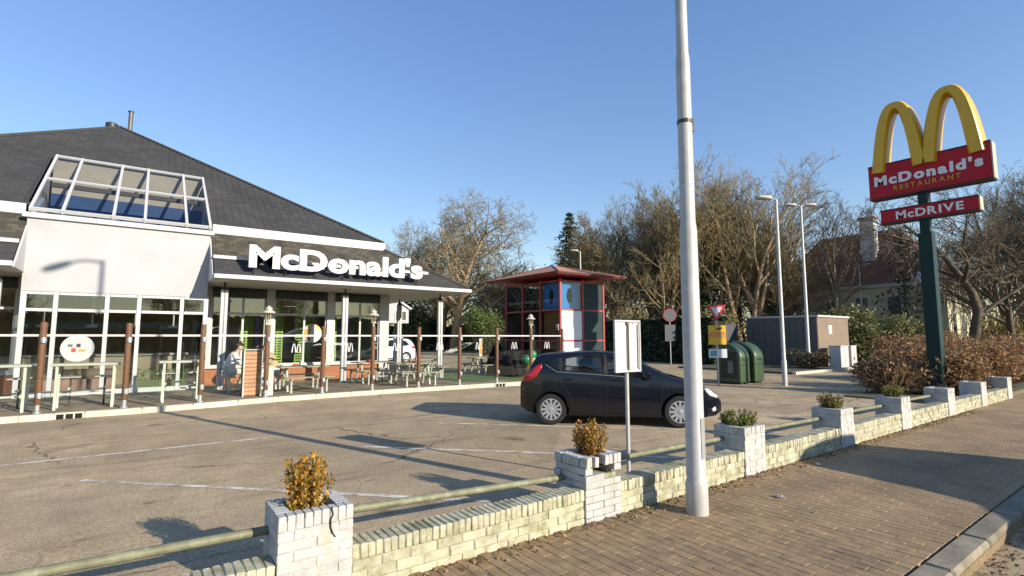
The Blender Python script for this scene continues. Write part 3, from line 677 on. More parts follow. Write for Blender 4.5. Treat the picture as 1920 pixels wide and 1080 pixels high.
# things inside the restaurant
LIME = M('lime_slats', (.50, .72, .12), .5, .1); 
for i, (xa, xb, y, lb) in enumerate([(3.05,3.45,21.3,'lime green slatted screen behind the first porch window'),(4.15,4.50,21.3,'narrow lime green slatted screen right of the first lantern'),(5.05,5.60,21.6,'lime green slatted screen behind the round yellow poster'),(6.25,6.55,21.3,'slim lime green slatted screen behind the middle column')]):
    t = thing('slat_screen', lb, 'screen', ((xa+xb)/2, y, .13), 0, 'lime slat screens inside the windows')
    for x in (xa, (xa+xb)/2, xb): MB().box(x-.015, x+.015, y, y+.03, .13, 3.1).build('upright', LIME, t)
    for k in range(26): z = .5+k*.1; MB().box(xa, xb, y-.012, y-.001, z, z+.045).build('slat', LIME, t)
bn = tag(MB().box(3.52,3.66,21.2,21.22,1.1,2.5).build('banner', M('purple_banner',(.32,.18,.52),.6,.3,12,c2=(.5,.45,.6),scale2=9)), 'tall purple banner behind the porch window above the slatted bin', 'banner')
PEND = M('pendant_white', (.62,.62,.55), .5, .05)
for i, (x, lb) in enumerate([(-2.25,'white pendant lamp inside the glass bay, leftmost'),(-1.15,'white pendant lamp inside the glass bay, second from left'),(-.1,'white pendant lamp inside the glass bay, third from left'),(.9,'white pendant lamp inside the glass bay, rightmost')]):
    t = thing('pendant_lamp', lb, 'lamp', (x, 20.0, 3.0), 0, 'pendant lamps in the glass bay')
    MB().tube((x,20.0,2.1),(x,20.0,4.9),.025,.025,8).build('rod', PEND, t); MB().box(x-.13,x+.13,19.95,20.05,2.02,2.1,.01).build('shade', PEND, t)
t = thing('counter', 'long serving counter with pale band inside the glass bay', 'counter', (-.5, 22.5, .13)); MB().box(-2.3,1.4,22.2,22.8,.131,1.1).build('front', M('counter_front',(.34,.26,.16),.6,.15,3), t); MB().box(-2.4,1.5,22.1,22.83,1.101,1.17).build('top', M('counter_top',(.35,.34,.3),.4,.1), t); MB().box(-2.4,1.5,22.3,22.4,2.0,2.25).build('canopy_band', M('green_grey_band',(.22,.25,.2),.5,.1), t)
for x in (-2.3,1.3): MB().box(x,x+.06,22.32,22.38,1.171,1.999).build('post', DARKM, t)
t = thing('planter_box', 'low planter box with green plants inside the glass bay', 'planter', (.4, 19.5, .13)); MB().box(-.1,1.3,19.4,19.65,.131,.42).build('box', M('olive_box',(.12,.16,.04),.6,.2), t)
V, Q = leaf_quads(np.column_stack([rng.uniform(-.1,1.3,400)-.4, rng.uniform(-.12,.12,400)+.03, rng.uniform(.28,.62,400)]), .09, .35, 1.5); obj('leaves', np_mesh('leaves', V, Q), M('indoor_leaf',(.12,.2,.04),.5,.2,island=.4), t)
t = thing('padded_bench', 'pinkish brown padded bench inside the glass bay', 'bench', (-1.5, 19.9, .13)); MB().box(-2.3,-.5,19.8,20.2,.131,.5,.03).build('seat', M('seat_pink',(.40,.22,.16),.6,.15), t); MB().box(-2.3,-.5,20.21,20.3,.131,.78,.03).build('backrest', M('seat_brown',(.16,.10,.06),.6,.15), t)

# ------------------------------------------------------------------ terrace glass screen
PX = [-3.16,-1.66,-.18,1.33,2.88,4.40,5.92,7.45,8.95,10.45,11.95,13.45]
G = thing('glass_screen', 'terrace windbreak of glass panes between brown timber posts with white top rail', 'windbreak', (5, 15.3, .118))
LANT = {4:1, 6:1, 10:1}; pts = [(x, kerb_t(x)+.34) for x in PX]
LTOP = M('lantern_cream', (.50,.47,.38), .5, .08); LGL = glass('lantern_glass', (.8,.75,.6), 1.2, .1)
for i, (x, y) in enumerate(pts):
    p = MB().lathe([(.058,.30),(.062,.31),(.062,2.04 if i not in LANT else 2.06),(.055,2.06 if i not in LANT else 2.07)], x, y, 14).build('post', WOODP, G, True)
    MB().lathe([(.075,.118),(.075,.15),(.045,.16),(.045,.34)], x, y, 14).build('foot', GALV, p, True)
    for z in (.42, 1.60): MB().lathe([(.01,0),(.045,.01),(.055,.07),(.045,.13),(.01,.14)], x+.02, y-.06, 10).build('bracket', GALV, p, True).location.z += z
    if i in LANT:
        MB().tube((x,y,2.071),(x,y,2.16),.03,.03,10).build('lantern_stem', LTOP, p, True)
        MB().lathe([(.075,2.16),(.085,2.18),(.085,2.20),(.075,2.205)], x, y, 16).build('lantern_base', LTOP, p, True)
        MB().lathe([(.068,2.206),(.085,2.39)], x, y, 16).build('lantern_glass', LGL, p, True)
        MB().tube((x,y,2.206),(x,y,2.36),.022,.022,8).build('lantern_bulb', WHLET, p, True)
        for a in range(4): c, s_ = math.cos(a*PI/2+.4), math.sin(a*PI/2+.4); MB().tube((x+.075*c,y+.075*s_,2.206),(x+.09*c,y+.09*s_,2.395),.007,.007,5).build('lantern_bar', LTOP, p)
        MB().lathe([(.17,2.396),(.175,2.41),(.10,2.47),(.075,2.475),(.075,2.50),(.10,2.505),(.10,2.52),(.055,2.56),(.03,2.575),(.015,2.60)], x, y, 20).build('lantern_roof', LTOP, p, True)
for i in range(len(pts)-1):
    a = Vector((*pts[i], 0)); b = Vector((*pts[i+1], 0)); d = (b-a).normalized(); a2 = a+d*.07; b2 = b-d*.07
    pn = MB().beam((a2.x,a2.y-.0,1.05),(b2.x,b2.y,1.05),.010,1.40).build('pane', GLASSF, G)
    MB().beam((a2.x+d.x*-.02,a2.y,1.775),(b2.x,b2.y,1.775),.035,.045).build('top_rail', WHITE, G)
    MB().beam((a2.x,a2.y,1.99),(b2.x,b2.y,1.99),.006,.36).build('upper_pane', GLASSF, G)
    if i >= 4:
        c = (a+b)/2; nrm = Vector((d.y,-d.x,0)); o0 = c+nrm*.009-d*.13; arches_logo(pn, (o0.x,o0.y,1.30), d, (0,0,1), .26, .25, .004, WHLET, .12)
# ------------------------------------------------------------------ terrace furniture
TOPW = M('worn_table_top', (.33,.29,.20), .6, .2, 7, .1); 
def high_table(x, y, ln, lab, rz_=0):
    t = thing('bar_table', lab, 'table', (x, y, .118), rz_, 'bar tables behind the glass screen'); h = ln/2
    MB(False).box(-h, h, -.30, .30, .97, 1.02, .01).build('table_top', M('pale_top',(.48,.47,.38),.5,.1), t)
    for sx in (-1,1):
        for sy in (-1,1): MB(False).box(sx*(h-.12)-.025, sx*(h-.12)+.025, sy*.24-.025, sy*.24+.025, 0, .969).build('leg', PALEG, t)
    MB(False).box(-h+.146, h-.146, .222, .258, .28, .32).build('foot_rail', PALEG, t)
    for xx in (-.32, .32): 
        s_ = MB(False).box(xx-.20, xx+.20, .42, .72, .66, .70, .01).build('stool_seat', M('pale_top',(.4,.4,.3)), t); MB(False).box(xx-.02, xx+.02, .55, .59, .0, .659).build('stool_post', DARKM, s_)
        MB(False).box(xx-.02, xx+.02, .265, .549, .40, .44).build('stool_arm', PALEG, s_)
high_table(-2.45, 15.55, 1.25, 'pale green bar table at the left edge behind the glass screen')
high_table(-.92, 15.55, 1.25, 'pale green bar table below the round white poster')
high_table(.95, 15.75, 1.0, 'pale green bar table left of the person in white')
PICM = M('picnic_frame', (.40,.40,.34), .5, .1)
def picnic(x, y, rz_, lab, top=None):
    t = thing('picnic_table', lab, 'table', (x, y, .118), rz_, 'picnic tables on the terrace')
    for k in range(4): MB(False).box(-.72, .72, -.34+.172*k, -.34+.172*k+.164, .70, .735, .006).build('top_plank', top or TOPW, t)
    for sy in (-1,1):
        for k in range(2): y0 = sy*.72-.15+k*.152; MB(False).box(-.72, .72, y0, y0+.146, .42, .455, .006).build('bench_plank', TOPW, t)
    for sx in (-1,1):
        MB(False).beam((sx*.5,-.30,0),(sx*.5,-.12,.699),.05,.05).build('leg', PICM, t); MB(False).beam((sx*.5,.30,0),(sx*.5,.12,.699),.05,.05).build('leg', PICM, t)
        MB(False).box(sx*.5-.02, sx*.5+.02, -.84, .84, .375, .418).build('cross_bar', PICM, t)
        for sy in (-1,1): MB(False).box(sx*.5-.025, sx*.5+.025, sy*.74-.025, sy*.74+.025, 0, .374).build('bench_leg', PICM, t)
picnic(4.15, 16.6, 0, 'picnic table with worn top just right of the slatted bin'); picnic(6.9, 18.0, R(4), 'picnic table between the middle column and the second lantern')
picnic(7.7, 16.4, R(-3), 'picnic table at the glass screen right of the second lantern'); picnic(9.3, 18.9, 0, 'picnic table at the right corner column of the porch'); picnic(12.3, 19.0, R(5), 'picnic table standing on the green turf')
# slatted litter bin and pale bollard
t = thing('litter_bin', 'tall litter bin clad in orange-brown horizontal slats behind the glass screen', 'litter bin', (2.60, 15.95, .118))
MB(False).box(-.22,.22,-.20,.22,0,1.24,.01).build('body', M('bin_brown',(.14,.08,.045),.6,.15), t)
for k in range(11): MB(False).box(-.20,.20,-.225,-.2001,.04+k*.108,.04+k*.108+.098,.004).build('slat', M('bin_slat',(.50,.25,.13),.6,.15,8,rnd=.1), t)
MB(False).box(-.235,-.202,-.23,-.1999,0,1.25).build('corner_strip', CREAM, t); MB(False).box(.202,.235,-.23,-.1999,0,1.25).build('corner_strip', CREAM, t); MB(False).box(-.23,.23,-.23,.23,1.251,1.28,.01).build('lid', CREAM, t)
t = thing('bollard', 'slim cream bollard beside the first lantern post', 'bollard', (3.04, 15.72, .118)); MB(False).box(-.085,.085,-.07,.07,0,.80,.012).build('shaft', M('cream_bollard',(.66,.62,.50),.6,.12,5), t); MB(False).box(-.1,.1,-.08,.08,.801,.83,.008).build('cap', WHLET, t)
# small table between the two people
t = thing('cafe_table', 'small square table between the two seated people', 'table', (2.86, 17.45, .118)); MB(False).box(-.22,.22,-.35,.35,.70,.735,.008).build('table_top', TOPW, t); MB(False).tube((0,0,0),(0,0,.699),.03,.03,10).build('pedestal', PALEG, t); MB(False).box(-.2,.2,-.2,.2,0,.015).build('foot', PALEG, t)
for nm, x, lb in (('b1', 2.22, 'wooden bench under the person in white'), ('b2', 3.50, 'wooden bench under the person in the tan jacket')):
    t = thing('bench', lb, 'bench', (x, 17.45, .118), 0, 'benches of the two seated people'); MB(False).box(-.17,.17,-.45,.45,.42,.46,.01).build('seat', TOPW, t)
    for sy in (-1,1): MB(False).box(-.03,.03,sy*.3-.03,sy*.3+.03,0,.419).build('leg', PALEG, t)
for i, (x, y, z, c, lb) in enumerate([(2.78,17.3,.853,(.62,.05,.03),'red paper bag on the small table'),(2.95,17.45,.853,(.7,.68,.62),'white paper cup on the small table')]):
    g = thing('paper_bag' if i == 0 else 'paper_cup', lb, 'bag' if i == 0 else 'cup', (x,y,z))
    if i == 0: MB(False).box(-.10,.10,-.06,.06,0,.28,.008).build('bag_body', M('red_paper',c,.7,.1), g); MB(False).box(-.03,.03,-.01,.01,.281,.31).build('bag_fold', M('red_paper',c), g)
    else: MB(False).lathe([(.032,0),(.045,.13)],n=14).build('cup_body', M('white_paper',c,.7,.05), g, True); MB(False).lathe([(.047,.1301),(.047,.14),(.03,.15)],n=14).build('lid', DARKM, g, True)
# ------------------------------------------------------------------ people
def skin_mesh(name, V, E, Rd, mat, parent, sub=2):
    me = bpy.data.meshes.new(name); me.from_pydata(V, E, []); o = obj(name, me, mat, parent)
    md = o.modifiers.new('skin', 'SKIN'); md.use_smooth_shade = True
    for i, r in enumerate(Rd):
        sv = me.skin_vertices[0].data[i]; sv.radius = (r, r) if not isinstance(r, tuple) else r
    me.skin_vertices[0].data[0].use_root = True
    s = o.modifiers.new('sub', 'SUBSURF'); s.levels = sub; s.render_levels = sub; return o
def person(label, loc, rz_, top, trousers, hair, shoe, scale=1.0, lean=.30, sleeve=True):
    p = thing('person', label, 'person', loc, rz_); p.scale = (scale,)*3
    SK = M('skin_tone', (.50,.32,.23), .55, .05)
    V = [(0,0,.55),(.04,0,.70),(.10,0,.85),(.16,0,1.00),(.21,0,1.08),(.25,0,1.13),(.29,0,1.20),(.30,0,1.28)]; Rd = [.14,.13,.14,.145,.065,.052,.085,.078]; E = [(i,i+1) for i in range(7)]
    V.append((.375,0,1.185)); Rd.append(.020); E.append((6,8))           # nose
    for sy in (-1,1): V.append((.285,sy*.088,1.20)); Rd.append(.018); E.append((6,len(V)-1))
    for sy in (-1,1):
        k = len(V); V += [(.16,sy*.15,1.0),(.22,sy*.21,.86),(.30,sy*.23,.74),(.46,sy*.14,.78),(.54,sy*.10,.80)]; Rd += [.065,.052,.042,.034,.030]; E += [(3,k)]+[(k+i,k+i+1) for i in range(4)]
        for f in range(4):
            j = len(V); yy = sy*(.065+f*.022); ln = (.055,.068,.072,.062)[f]; V += [(.60,yy,.80),(.60+ln*.7,yy,.785),(.60+ln,yy,.765)]; Rd += [.010,.009,.008]; E += [(k+4,j),(j,j+1),(j+1,j+2)]
        j = len(V); V += [(.565,sy*.055,.81),(.60,sy*.035,.80)]; Rd += [.011,.009]; E += [(k+4,j),(j,j+1)]
        k = len(V); V += [(.02,sy*.09,.53),(.24,sy*.11,.54),(.43,sy*.11,.52),(.36,sy*.11,.28),(.27,sy*.11,.09),(.36,sy*.11,.045),(.46,sy*.115,.035)]; Rd += [.10,.085,.066,.055,.042,.040,.032]; E += [(0,k)]+[(k+i,k+i+1) for i in range(6)]
    skin_mesh('body', V, E, Rd, SK, p)
    skin_mesh('jacket', [(0,0,.56),(.03,0,.66),(.08,0,.80),(.13,0,.92),(.17,0,1.02),(.205,0,1.07),(.16,-.15,1.01),(.22,-.21,.86),(.30,-.23,.745),(.45,-.145,.78),(.16,.15,1.01),(.22,.21,.86),(.30,.23,.745),(.45,.145,.78)],
        [(0,1),(1,2),(2,3),(3,4),(4,5),(3,6),(6,7),(7,8),(8,9),(3,10),(10,11),(11,12),(12,13)], [.17,.165,.17,.17,.13,.085,.085,.072,.062,.046,.085,.072,.062,.046], top, p)
    skin_mesh('trousers', [(0,0,.54),(.03,-.09,.54),(.24,-.11,.545),(.435,-.11,.525),(.36,-.11,.28),(.29,-.11,.13),(.03,.09,.54),(.24,.11,.545),(.435,.11,.525),(.36,.11,.28),(.29,.11,.13)],
        [(0,1),(1,2),(2,3),(3,4),(4,5),(0,6),(6,7),(7,8),(8,9),(9,10)], [.155,.118,.102,.082,.07,.06,.118,.102,.082,.07,.06], trousers, p)
    for sy in (-1,1): skin_mesh('shoe', [(.26,sy*.11,.05),(.36,sy*.112,.045),(.48,sy*.118,.04)], [(0,1),(1,2)], [.05,.05,.042], shoe, p, 2)
    skin_mesh('hair', [(.275,0,1.285),(.235,0,1.25),(.225,0,1.17),(.315,0,1.31),(.245,.05,1.25),(.245,-.05,1.25)], [(0,1),(1,2),(0,3),(1,4),(1,5)], [.082,.075,.06,.065,.065,.065], hair, p)
    EY = M('eye_dark', (.02,.015,.01), .3, .05); 
    for sy in (-1,1): MB(False).lathe([(.002,-.008),(.008,0),(.002,.008)], .366, sy*.032, 8).build('eye', EY, p).location = (0,0,1.215)
    return p
WSW = M('white_sweater', (.70,.69,.67), .9, .06, 8, .1, 40); BGT = M('pale_trousers', (.60,.55,.45), .9, .06, 8)
person('person in a white sweater and pale trousers sitting on a bench, leaning forward', (2.20, 17.45, .135), 0, WSW, BGT, M('dark_brown_hair',(.05,.022,.012),.7,.2), WHLET, 1.06)
person('person in a tan jacket sitting half hidden behind the first lantern post', (3.52, 17.45, .135), PI, M('tan_jacket',(.50,.38,.20),.9,.08), M('white_trousers',(.66,.64,.58),.9,.05), M('auburn_hair',(.16,.07,.03),.7,.2), WHLET, 1.02)

# ------------------------------------------------------------------ play tower
RED = M('dull_red_frame', (.32,.045,.045), .5, .15, 5); 
P0x, P0y = 13.74, 15.60; PWd, PDp = 2.46, 3.72
T = thing('play_tower', 'square glazed play tower with dull red frame and flat rusty pyramid roof', 'play tower', (P0x+PWd/2, P0y+PDp/2, .118))
zl = [.30, 1.58, 2.84, 4.02]; xs = [P0x, P0x+PWd/2, P0x+PWd]; ys = [P0y+PDp*i/3 for i in range(4)]
for x in xs:
    for y in ys:
        if x in (xs[0], xs[-1]) or y in (ys[0], ys[-1]): MB().box(x-.045, x+.045, y-.045, y+.045, .118, 4.12).build('post', RED, T)
for z in zl:
    for y in (ys[0], ys[-1]):
        for a, b in zip(xs, xs[1:]): MB().box(a+.046, b-.046, y-.035, y+.035, z-.035, z+.035).build('rail', RED, T)
    for x in (xs[0], xs[-1]):
        for a, b in zip(ys, ys[1:]): MB().box(x-.035, x+.035, a+.046, b-.046, z-.035, z+.035).build('rail', RED, T)
PGL = glass('play_glass', (.80,.86,.86), 1.0); GRN = M('grey_green_panel', (.022,.042,.042), .55, .12, 3, spec=.2); PWH = M('white_panel', (.70,.69,.67), .5, .03, 2)
BLU = M('blue_plastic', (.05,.26,.72), .35, .08, 2); OBR = M('orange_brown_panel', (.36,.13,.035), .6, .15, 3); YEL = M('yellow_plastic', (.55,.36,.03), .4, .1)
for j in range(3):      # left side: three columns of panes
    for i in range(3):
        y0, y1 = ys[j]+.05, ys[j+1]-.05; z0, z1 = zl[i]+.036, zl[i+1]-.036
        MB().box(xs[0]-.006, xs[0]+.006, y0, y1, z0, z1).build('pane', PGL, T)
for i in range(2):      # street side
    for k in range(3):
        x0, x1 = xs[i]+.05, xs[i+1]-.05; z0, z1 = zl[k]+.036, zl[k+1]-.036
        if i == 0 and k < 2: MB().box(x0, x1, P0y-.02, P0y+.02, z0, z1).build('panel', PWH, T)
        elif i == 1: MB().box(x0, x1, P0y-.01, P0y+.01, z0, z1).build('panel', GRN, T)
        else: MB().box(x0, x1, P0y-.006, P0y+.006, z0, z1).build('pane', PGL, T)
for y0, y1 in ((P0y+.06, P0y+.30),): pass
def oval_board(a0, a1, z0, z1, axis, pos, name):
    m = MB(); n = 24; ca, cz = (a0+a1)/2, (z0+z1)/2; ra, rz2 = (a1-a0)*.15, (z1-z0)*.30
    for i in range(n):
        t0, t1 = 2*PI*i/n, 2*PI*(i+1)/n
        def outp(t):
            c, s_ = math.cos(t), math.sin(t); k = min((a1-a0)/2/max(abs(c),1e-6), (z1-z0)/2/max(abs(s_),1e-6)); return ca+c*k, cz+s_*k
        def inp(t): return ca+ra*math.cos(t), cz+rz2*math.sin(t)
        q = [outp(t0), outp(t1), inp(t1), inp(t0)]
        mk = (lambda p, d: (p[0], pos+d, p[1])) if axis == 'y' else (lambda p, d: (pos+d, p[0], p[1]))
        m.add([mk(p, 0) for p in q]+[mk(p, .03) for p in q], [(0,1,2,3),(7,6,5,4),(2,6,7,3),(0,4,5,1)])
    return m.build(name, BLU, T)
oval_board(xs[0]+.08, xs[1]+.0, zl[2]+.05, zl[3]-.05, 'y', P0y+.14, 'blue_board'); oval_board(ys[0]+.2, ys[1]-.06, zl[2]+.05, zl[3]-.05, 'x', P0x+.12, 'blue_board')
MB().box(P0x+.15, P0x+.18, ys[0]+.1, ys[1]-.05, zl[0]+.9, zl[2]-.04).build('orange_panel', OBR, T); MB().box(P0x+.10, P0x+.13, ys[1]-.02, ys[1]+.10, zl[2]+.05, zl[3]-.1).build('yellow_bar', M('yellow_green',(.45,.5,.12),.5,.1), T)
MB().box(P0x+.2, P0x+.9, ys[1]+.4, ys[1]+.9, .119, 1.5).build('yellow_box', M('ochre_box',(.20,.12,.03),.6,.2), T)
MB().box(xs[0]+.04, xs[-1]-.04, ys[0]+.04, ys[-1]-.04, 2.80, 2.84).build('deck', DARKM, T); MB().box(xs[0]+.04, xs[-1]-.04, ys[0]+.04, ys[-1]-.04, 1.54, 1.575).build('deck', DARKM, T)
MB().box(xs[-1]-.06, xs[-1]-.03, ys[0]+.05, ys[-1]-.05, .3, 4.0).build('far_panel', GRN, T); MB().box(xs[0]+.05, xs[-1]-.07, ys[-1]-.06, ys[-1]-.04, .3, 4.0).build('far_panel', GRN, T)
rope = M('pale_rope', (.42,.38,.28), .9, .1)
for i in range(9):
    y = ys[1]+.1+i*.25; MB().tube((P0x+.25+.05*(i%2), y, 2.86), (P0x+.30, y+.5*(1 if i%2 else -.6), 4.0), .012, .012, 5).build('rope', rope, T)
for i in range(3):
    pts2 = [(P0x+.2, ys[1]+.2+1.9*u, 3.9-.9*math.sin(u*PI)*(.4+.3*i)) for u in np.linspace(0,1,9)]; MB().path(pts2, .01, 5).build('rope', rope, T)
MB().beam((P0x+.1,ys[2]+.1,2.9),(P0x+.1,ys[3]-.1,3.95),.06,.02).build('brace', rope, T); MB().box(P0x-.09,P0x-.05,ys[0]+.02,ys[0]+.16,2.0,2.25).build('notice', WHLET, T); MB().box(P0x-.10,P0x-.0901,ys[0]+.02,ys[0]+.16,2.0,2.10).build('notice_red', RED, T)
OV = .72; rx0, rx1, ry0, ry1 = xs[0]-OV, xs[-1]+OV, ys[0]-OV, ys[-1]+OV; ac = ((rx0+rx1)/2, (ry0+ry1)/2, 4.93)
RR_ = M('rusty_red_roof', (.46,.20,.10), .75, .25, 2, .15, 30, c2=(.36,.20,.11), scale2=1.0, wpos=True); UND = M('red_soffit', (.30,.04,.04), .6, .1)
cs = [(rx0,ry0),(rx1,ry0),(rx1,ry1),(rx0,ry1)]
for i in range(4):
    a, b = cs[i], cs[(i+1)%4]; MB().quad((*a,4.30),(*b,4.30),ac).quad((a[0],a[1],4.25),(b[0],b[1],4.25),(b[0],b[1],4.30),(a[0],a[1],4.30)).build('roof_panel', RR_, T)
    MB().tube((*a,4.31),ac,.025,.025,6).build('roof_rib', M('rib_rust',(.22,.08,.05),.7,.1), T); MB().tube((*a,4.28),(*b,4.28),.03,.03,6).build('roof_edge', M('edge_brown',(.13,.07,.05),.7,.1), T)
MB().box(rx0+.04, rx1-.04, ry0+.04, ry1-.04, 4.22, 4.25).build('soffit', UND, T); MB().lathe([(.16,4.89),(.14,4.96),(.05,5.0)], ac[0], ac[1], 12).build('roof_cap', BLU, T, True)
# covered equipment, toy and small board beside it
TARP = M('black_tarpaulin', (.008,.008,.009), .85, .2, 4, .3, 8, spec=.12)
def tarp(x, y, w_, h_, lb):
    n = 28; m = MB(False)
    for j in range(9):
        u = j/8
        for i in range(n):
            a = 2*PI*i/n; r = w_*(.18+.82*(1-u)**.7)*(1+.10*math.sin(5*a+u*3)*(1-u)); m.v.append((r*math.cos(a), r*math.sin(a)*.8, h_*u*(1-.02*math.sin(3*a))))
    for j in range(8):
        for i in range(n): m.f.append((j*n+i, j*n+(i+1)%n, (j+1)*n+(i+1)%n, (j+1)*n+i))
    m.f.append(tuple(range(8*n,9*n))); m.f.append(tuple(range(n-1,-1,-1)))
    o = m.build('tarpaulin_cover', TARP, None, True); o.location = (x, y, .122); tag(o, lb, 'cover')
tarp(12.75, 17.6, .55, 1.25, 'black tarpaulin heap in front of the play tower, right one'); tarp(12.9, 18.9, .6, 1.3, 'black tarpaulin heap beside the play tower, left one')
t = thing('spring_toy', 'green and yellow round plastic toy with red foot left of the dark hatchback', 'toy', (12.75, 16.15, .122))
def ball(m, x, y, z, r, n=14):
    m.lathe([(max(.003, r*math.sin(PI*k/8)), z-r*math.cos(PI*k/8)) for k in range(9)], x, y, n)
GRP = M('green_plastic', (.02,.33,.13), .35, .1)
m = MB(False); ball(m,.0,.0,.92,.16); m.build('green_top', GRP, t, True); m = MB(False); ball(m,-.25,.1,.72,.2); m.build('green_side', M('dark_green_plastic',(.02,.16,.08),.35,.1), t, True)
m = MB(False); ball(m,.03,0,.62,.19); m.build('cream_middle', M('cream_plastic',(.55,.48,.25),.4,.1), t, True); m = MB(False); ball(m,-.08,0,.36,.22); m.build('yellow_belly', YEL, t, True)
MB(False).lathe([(.16,0),(.16,.05),(.08,.08),(.08,.2)],n=14).build('foot', RED, t, True)
t = thing('play_notice', 'small orange and white notice board on a blue post left of the tarpaulins', 'notice board', (12.35, 19.3, .118)); MB(False).box(-.04,.04,-.03,.03,0,.75).build('post', BLU, t); MB(False).box(-.13,.13,-.02,.02,.751,1.55,.01).build('board', WHLET, t)
MB(False).box(-.10,.10,-.026,-.0201,.85,1.42).build('print', M('notice_orange',(.6,.25,.04),.5,.3,9), t)

# ------------------------------------------------------------------ cars
def interp(tbl, x):
    if x <= tbl[0][0]: return tbl[0][1]
    for (a,b),(c,d) in zip(tbl, tbl[1:]):
        if x <= c:
            u = (x-a)/(c-a); return b+(d-b)*u
    return tbl[-1][1]
def smooth_tbl(tbl, x, r=.05): return sum(interp(tbl, x+r*k/3) for k in range(-3,4))/7
class Car:
    def __init__(s, top, plan, bot, belt, L, zroof, tum=.70):
        s.top, s.plan, s.bot, s.belt, s.L, s.zr, s.tum = top, plan, bot, belt, L, zroof, tum
    def w(s, x, z):
        wp = smooth_tbl(s.plan, x, .06); zb = interp(s.belt, x)
        if z < .5: g = .93+.07*max(0,(z-.15)/.35)**.6
        elif z < zb: u = (z-.5)/(zb-.5); g = 1-.035*u**2
        else: u = min(1.1,(z-zb)/(s.zr-zb)); g = .965-(.965-s.tum)*u**1.15
        return wp*g
    def body(s, name, mat, parent, wheels, rw, holes=()):
        xsn = sorted(set([0,.02,.05,.09]+[.14+i*(s.L-.28)/56 for i in range(57)]+[s.L-.09,s.L-.05,s.L-.02,s.L])); m = MB(False); K = 13
        for x in xsn:
            zt_ = smooth_tbl(s.top, x, .04); zb = smooth_tbl(s.bot, x, .05); r = min(.07, (zt_-zb)*.3); ring = [(0, zb)]
            for k in range(K): z = zb+(zt_-r-zb)*k/(K-1); ring.append((s.w(x,z), z))
            we = ring[-1][0]
            for k in range(1,5): a = k/5*PI/2; ring.append((we-.10*(1-math.cos(a))*1.0-.02*k/5, zt_-r+r*.86*math.sin(a)))
            ring.append((we*.5, zt_-.02*0-.008)); ring.append((0, zt_))
            full = [(x-s.L/2, y, z) for y, z in ring]+[(x-s.L/2, -y, z) for y, z in ring[-2:0:-1]]; n = len(full); m.v += full
        for i in range(len(xsn)-1):
            for k in range(n): m.f.append((i*n+k, i*n+(k+1)%n, (i+1)*n+(k+1)%n, (i+1)*n+k))
        m.f.append(tuple(range(n-1,-1,-1))); m.f.append(tuple(range((len(xsn)-1)*n, len(xsn)*n)))
        o = m.build(name, mat, parent, True)
        # wheel arches
        cut = MB(False)
        for x in wheels:
            for sy in (-1,1): cut.tube((x-s.L/2, sy*.56, rw), (x-s.L/2, sy*1.2, rw), rw+.055, rw+.055, 28)
        for h in holes: cut.prism([(x-s.L/2, z) for x, z in h], -1.3, 1.3, 'y')
        c = cut.build('cutter', DARKM); c.parent = parent
        md = o.modifiers.new('b','BOOLEAN'); md.object = c; md.operation = 'DIFFERENCE'; md.solver = 'EXACT'
        bpy.context.view_layer.update(); dg = bpy.context.evaluated_depsgraph_get(); me = bpy.data.meshes.new_from_object(o.evaluated_get(dg)); o.modifiers.clear(); o.data = me
        me.materials.clear(); me.materials.append(mat); bpy.data.objects.remove(c)
        me.polygons.foreach_set('material_index', [0]*len(me.polygons))
        try: me.set_sharp_from_angle(angle=R(34))
        except Exception: pass
        return o
    def patch(s, name, poly, mat, parent, off=.006, sides=(1,-1), cuts=4):
        res = []
        for sy in sides:
            bm = bmesh.new(); vs = [bm.verts.new((x, 0, z)) for x, z in poly]; f = bm.faces.new(vs); bmesh.ops.triangulate(bm, faces=[f])
            for _ in range(cuts): 
                ed = [e for e in bm.edges if e.calc_length() > .09]
                if ed: bmesh.ops.subdivide_edges(bm, edges=ed, cuts=1)
            bmesh.ops.triangulate(bm, faces=bm.faces)
            for v in bm.verts: x, z = v.co.x, v.co.z; v.co = (x-s.L/2, sy*(s.w(x,z)+off), z)
            me = bpy.data.meshes.new(name); bm.to_mesh(me); bm.free(); o = obj(name, me, mat, parent, True)
            md = o.modifiers.new('th','SOLIDIFY'); md.thickness = .008; md.offset = 0; res.append(o)
        return res
    def strip(s, name, pts, wd, mat, parent, off=.004, sides=(1,-1)):
        for sy in sides:
            m = MB(False); P = []
            for (a,b),(c,d) in zip(pts, pts[1:]):
                n = max(1,int(math.hypot(c-a,d-b)/.06)); P += [(a+(c-a)*i/n, b+(d-b)*i/n) for i in range(n)]
            P.append(pts[-1]); Q = [Vector((x-s.L/2, sy*(s.w(x,z)+off), z)) for x, z in P]
            for a, b in zip(Q, Q[1:]): m.beam(a, b, wd, .006, (0,sy,0))
            m.build(name, mat, parent)
    def topglass(s, name, x0, x1, mat, parent, inset=.10, off=.006):
        m = MB(False); n = 12; k = 8
        for i in range(n+1):
            x = x0+(x1-x0)*i/n; z = smooth_tbl(s.top, x, .04); wv = max(.1, s.w(x, z-.06)-inset)
            for j in range(k+1): y = -wv+2*wv*j/k; m.v.append((x-s.L/2, y, z+off-.03*abs(y/wv)**4))
        for i in range(n):
            for j in range(k): m.f.append((i*(k+1)+j, i*(k+1)+j+1, (i+1)*(k+1)+j+1, (i+1)*(k+1)+j))
        o = m.build(name, mat, parent, True); md = o.modifiers.new('th','SOLIDIFY'); md.thickness = .006
TYRE = M('tyre_rubber', (.014,.014,.015), .85, .15, 20); RIM = M('silver_rim', (.55,.56,.58), .35, .05, metal=.7); SEAM = M('seam_black', (.004,.004,.005), .8, .05)
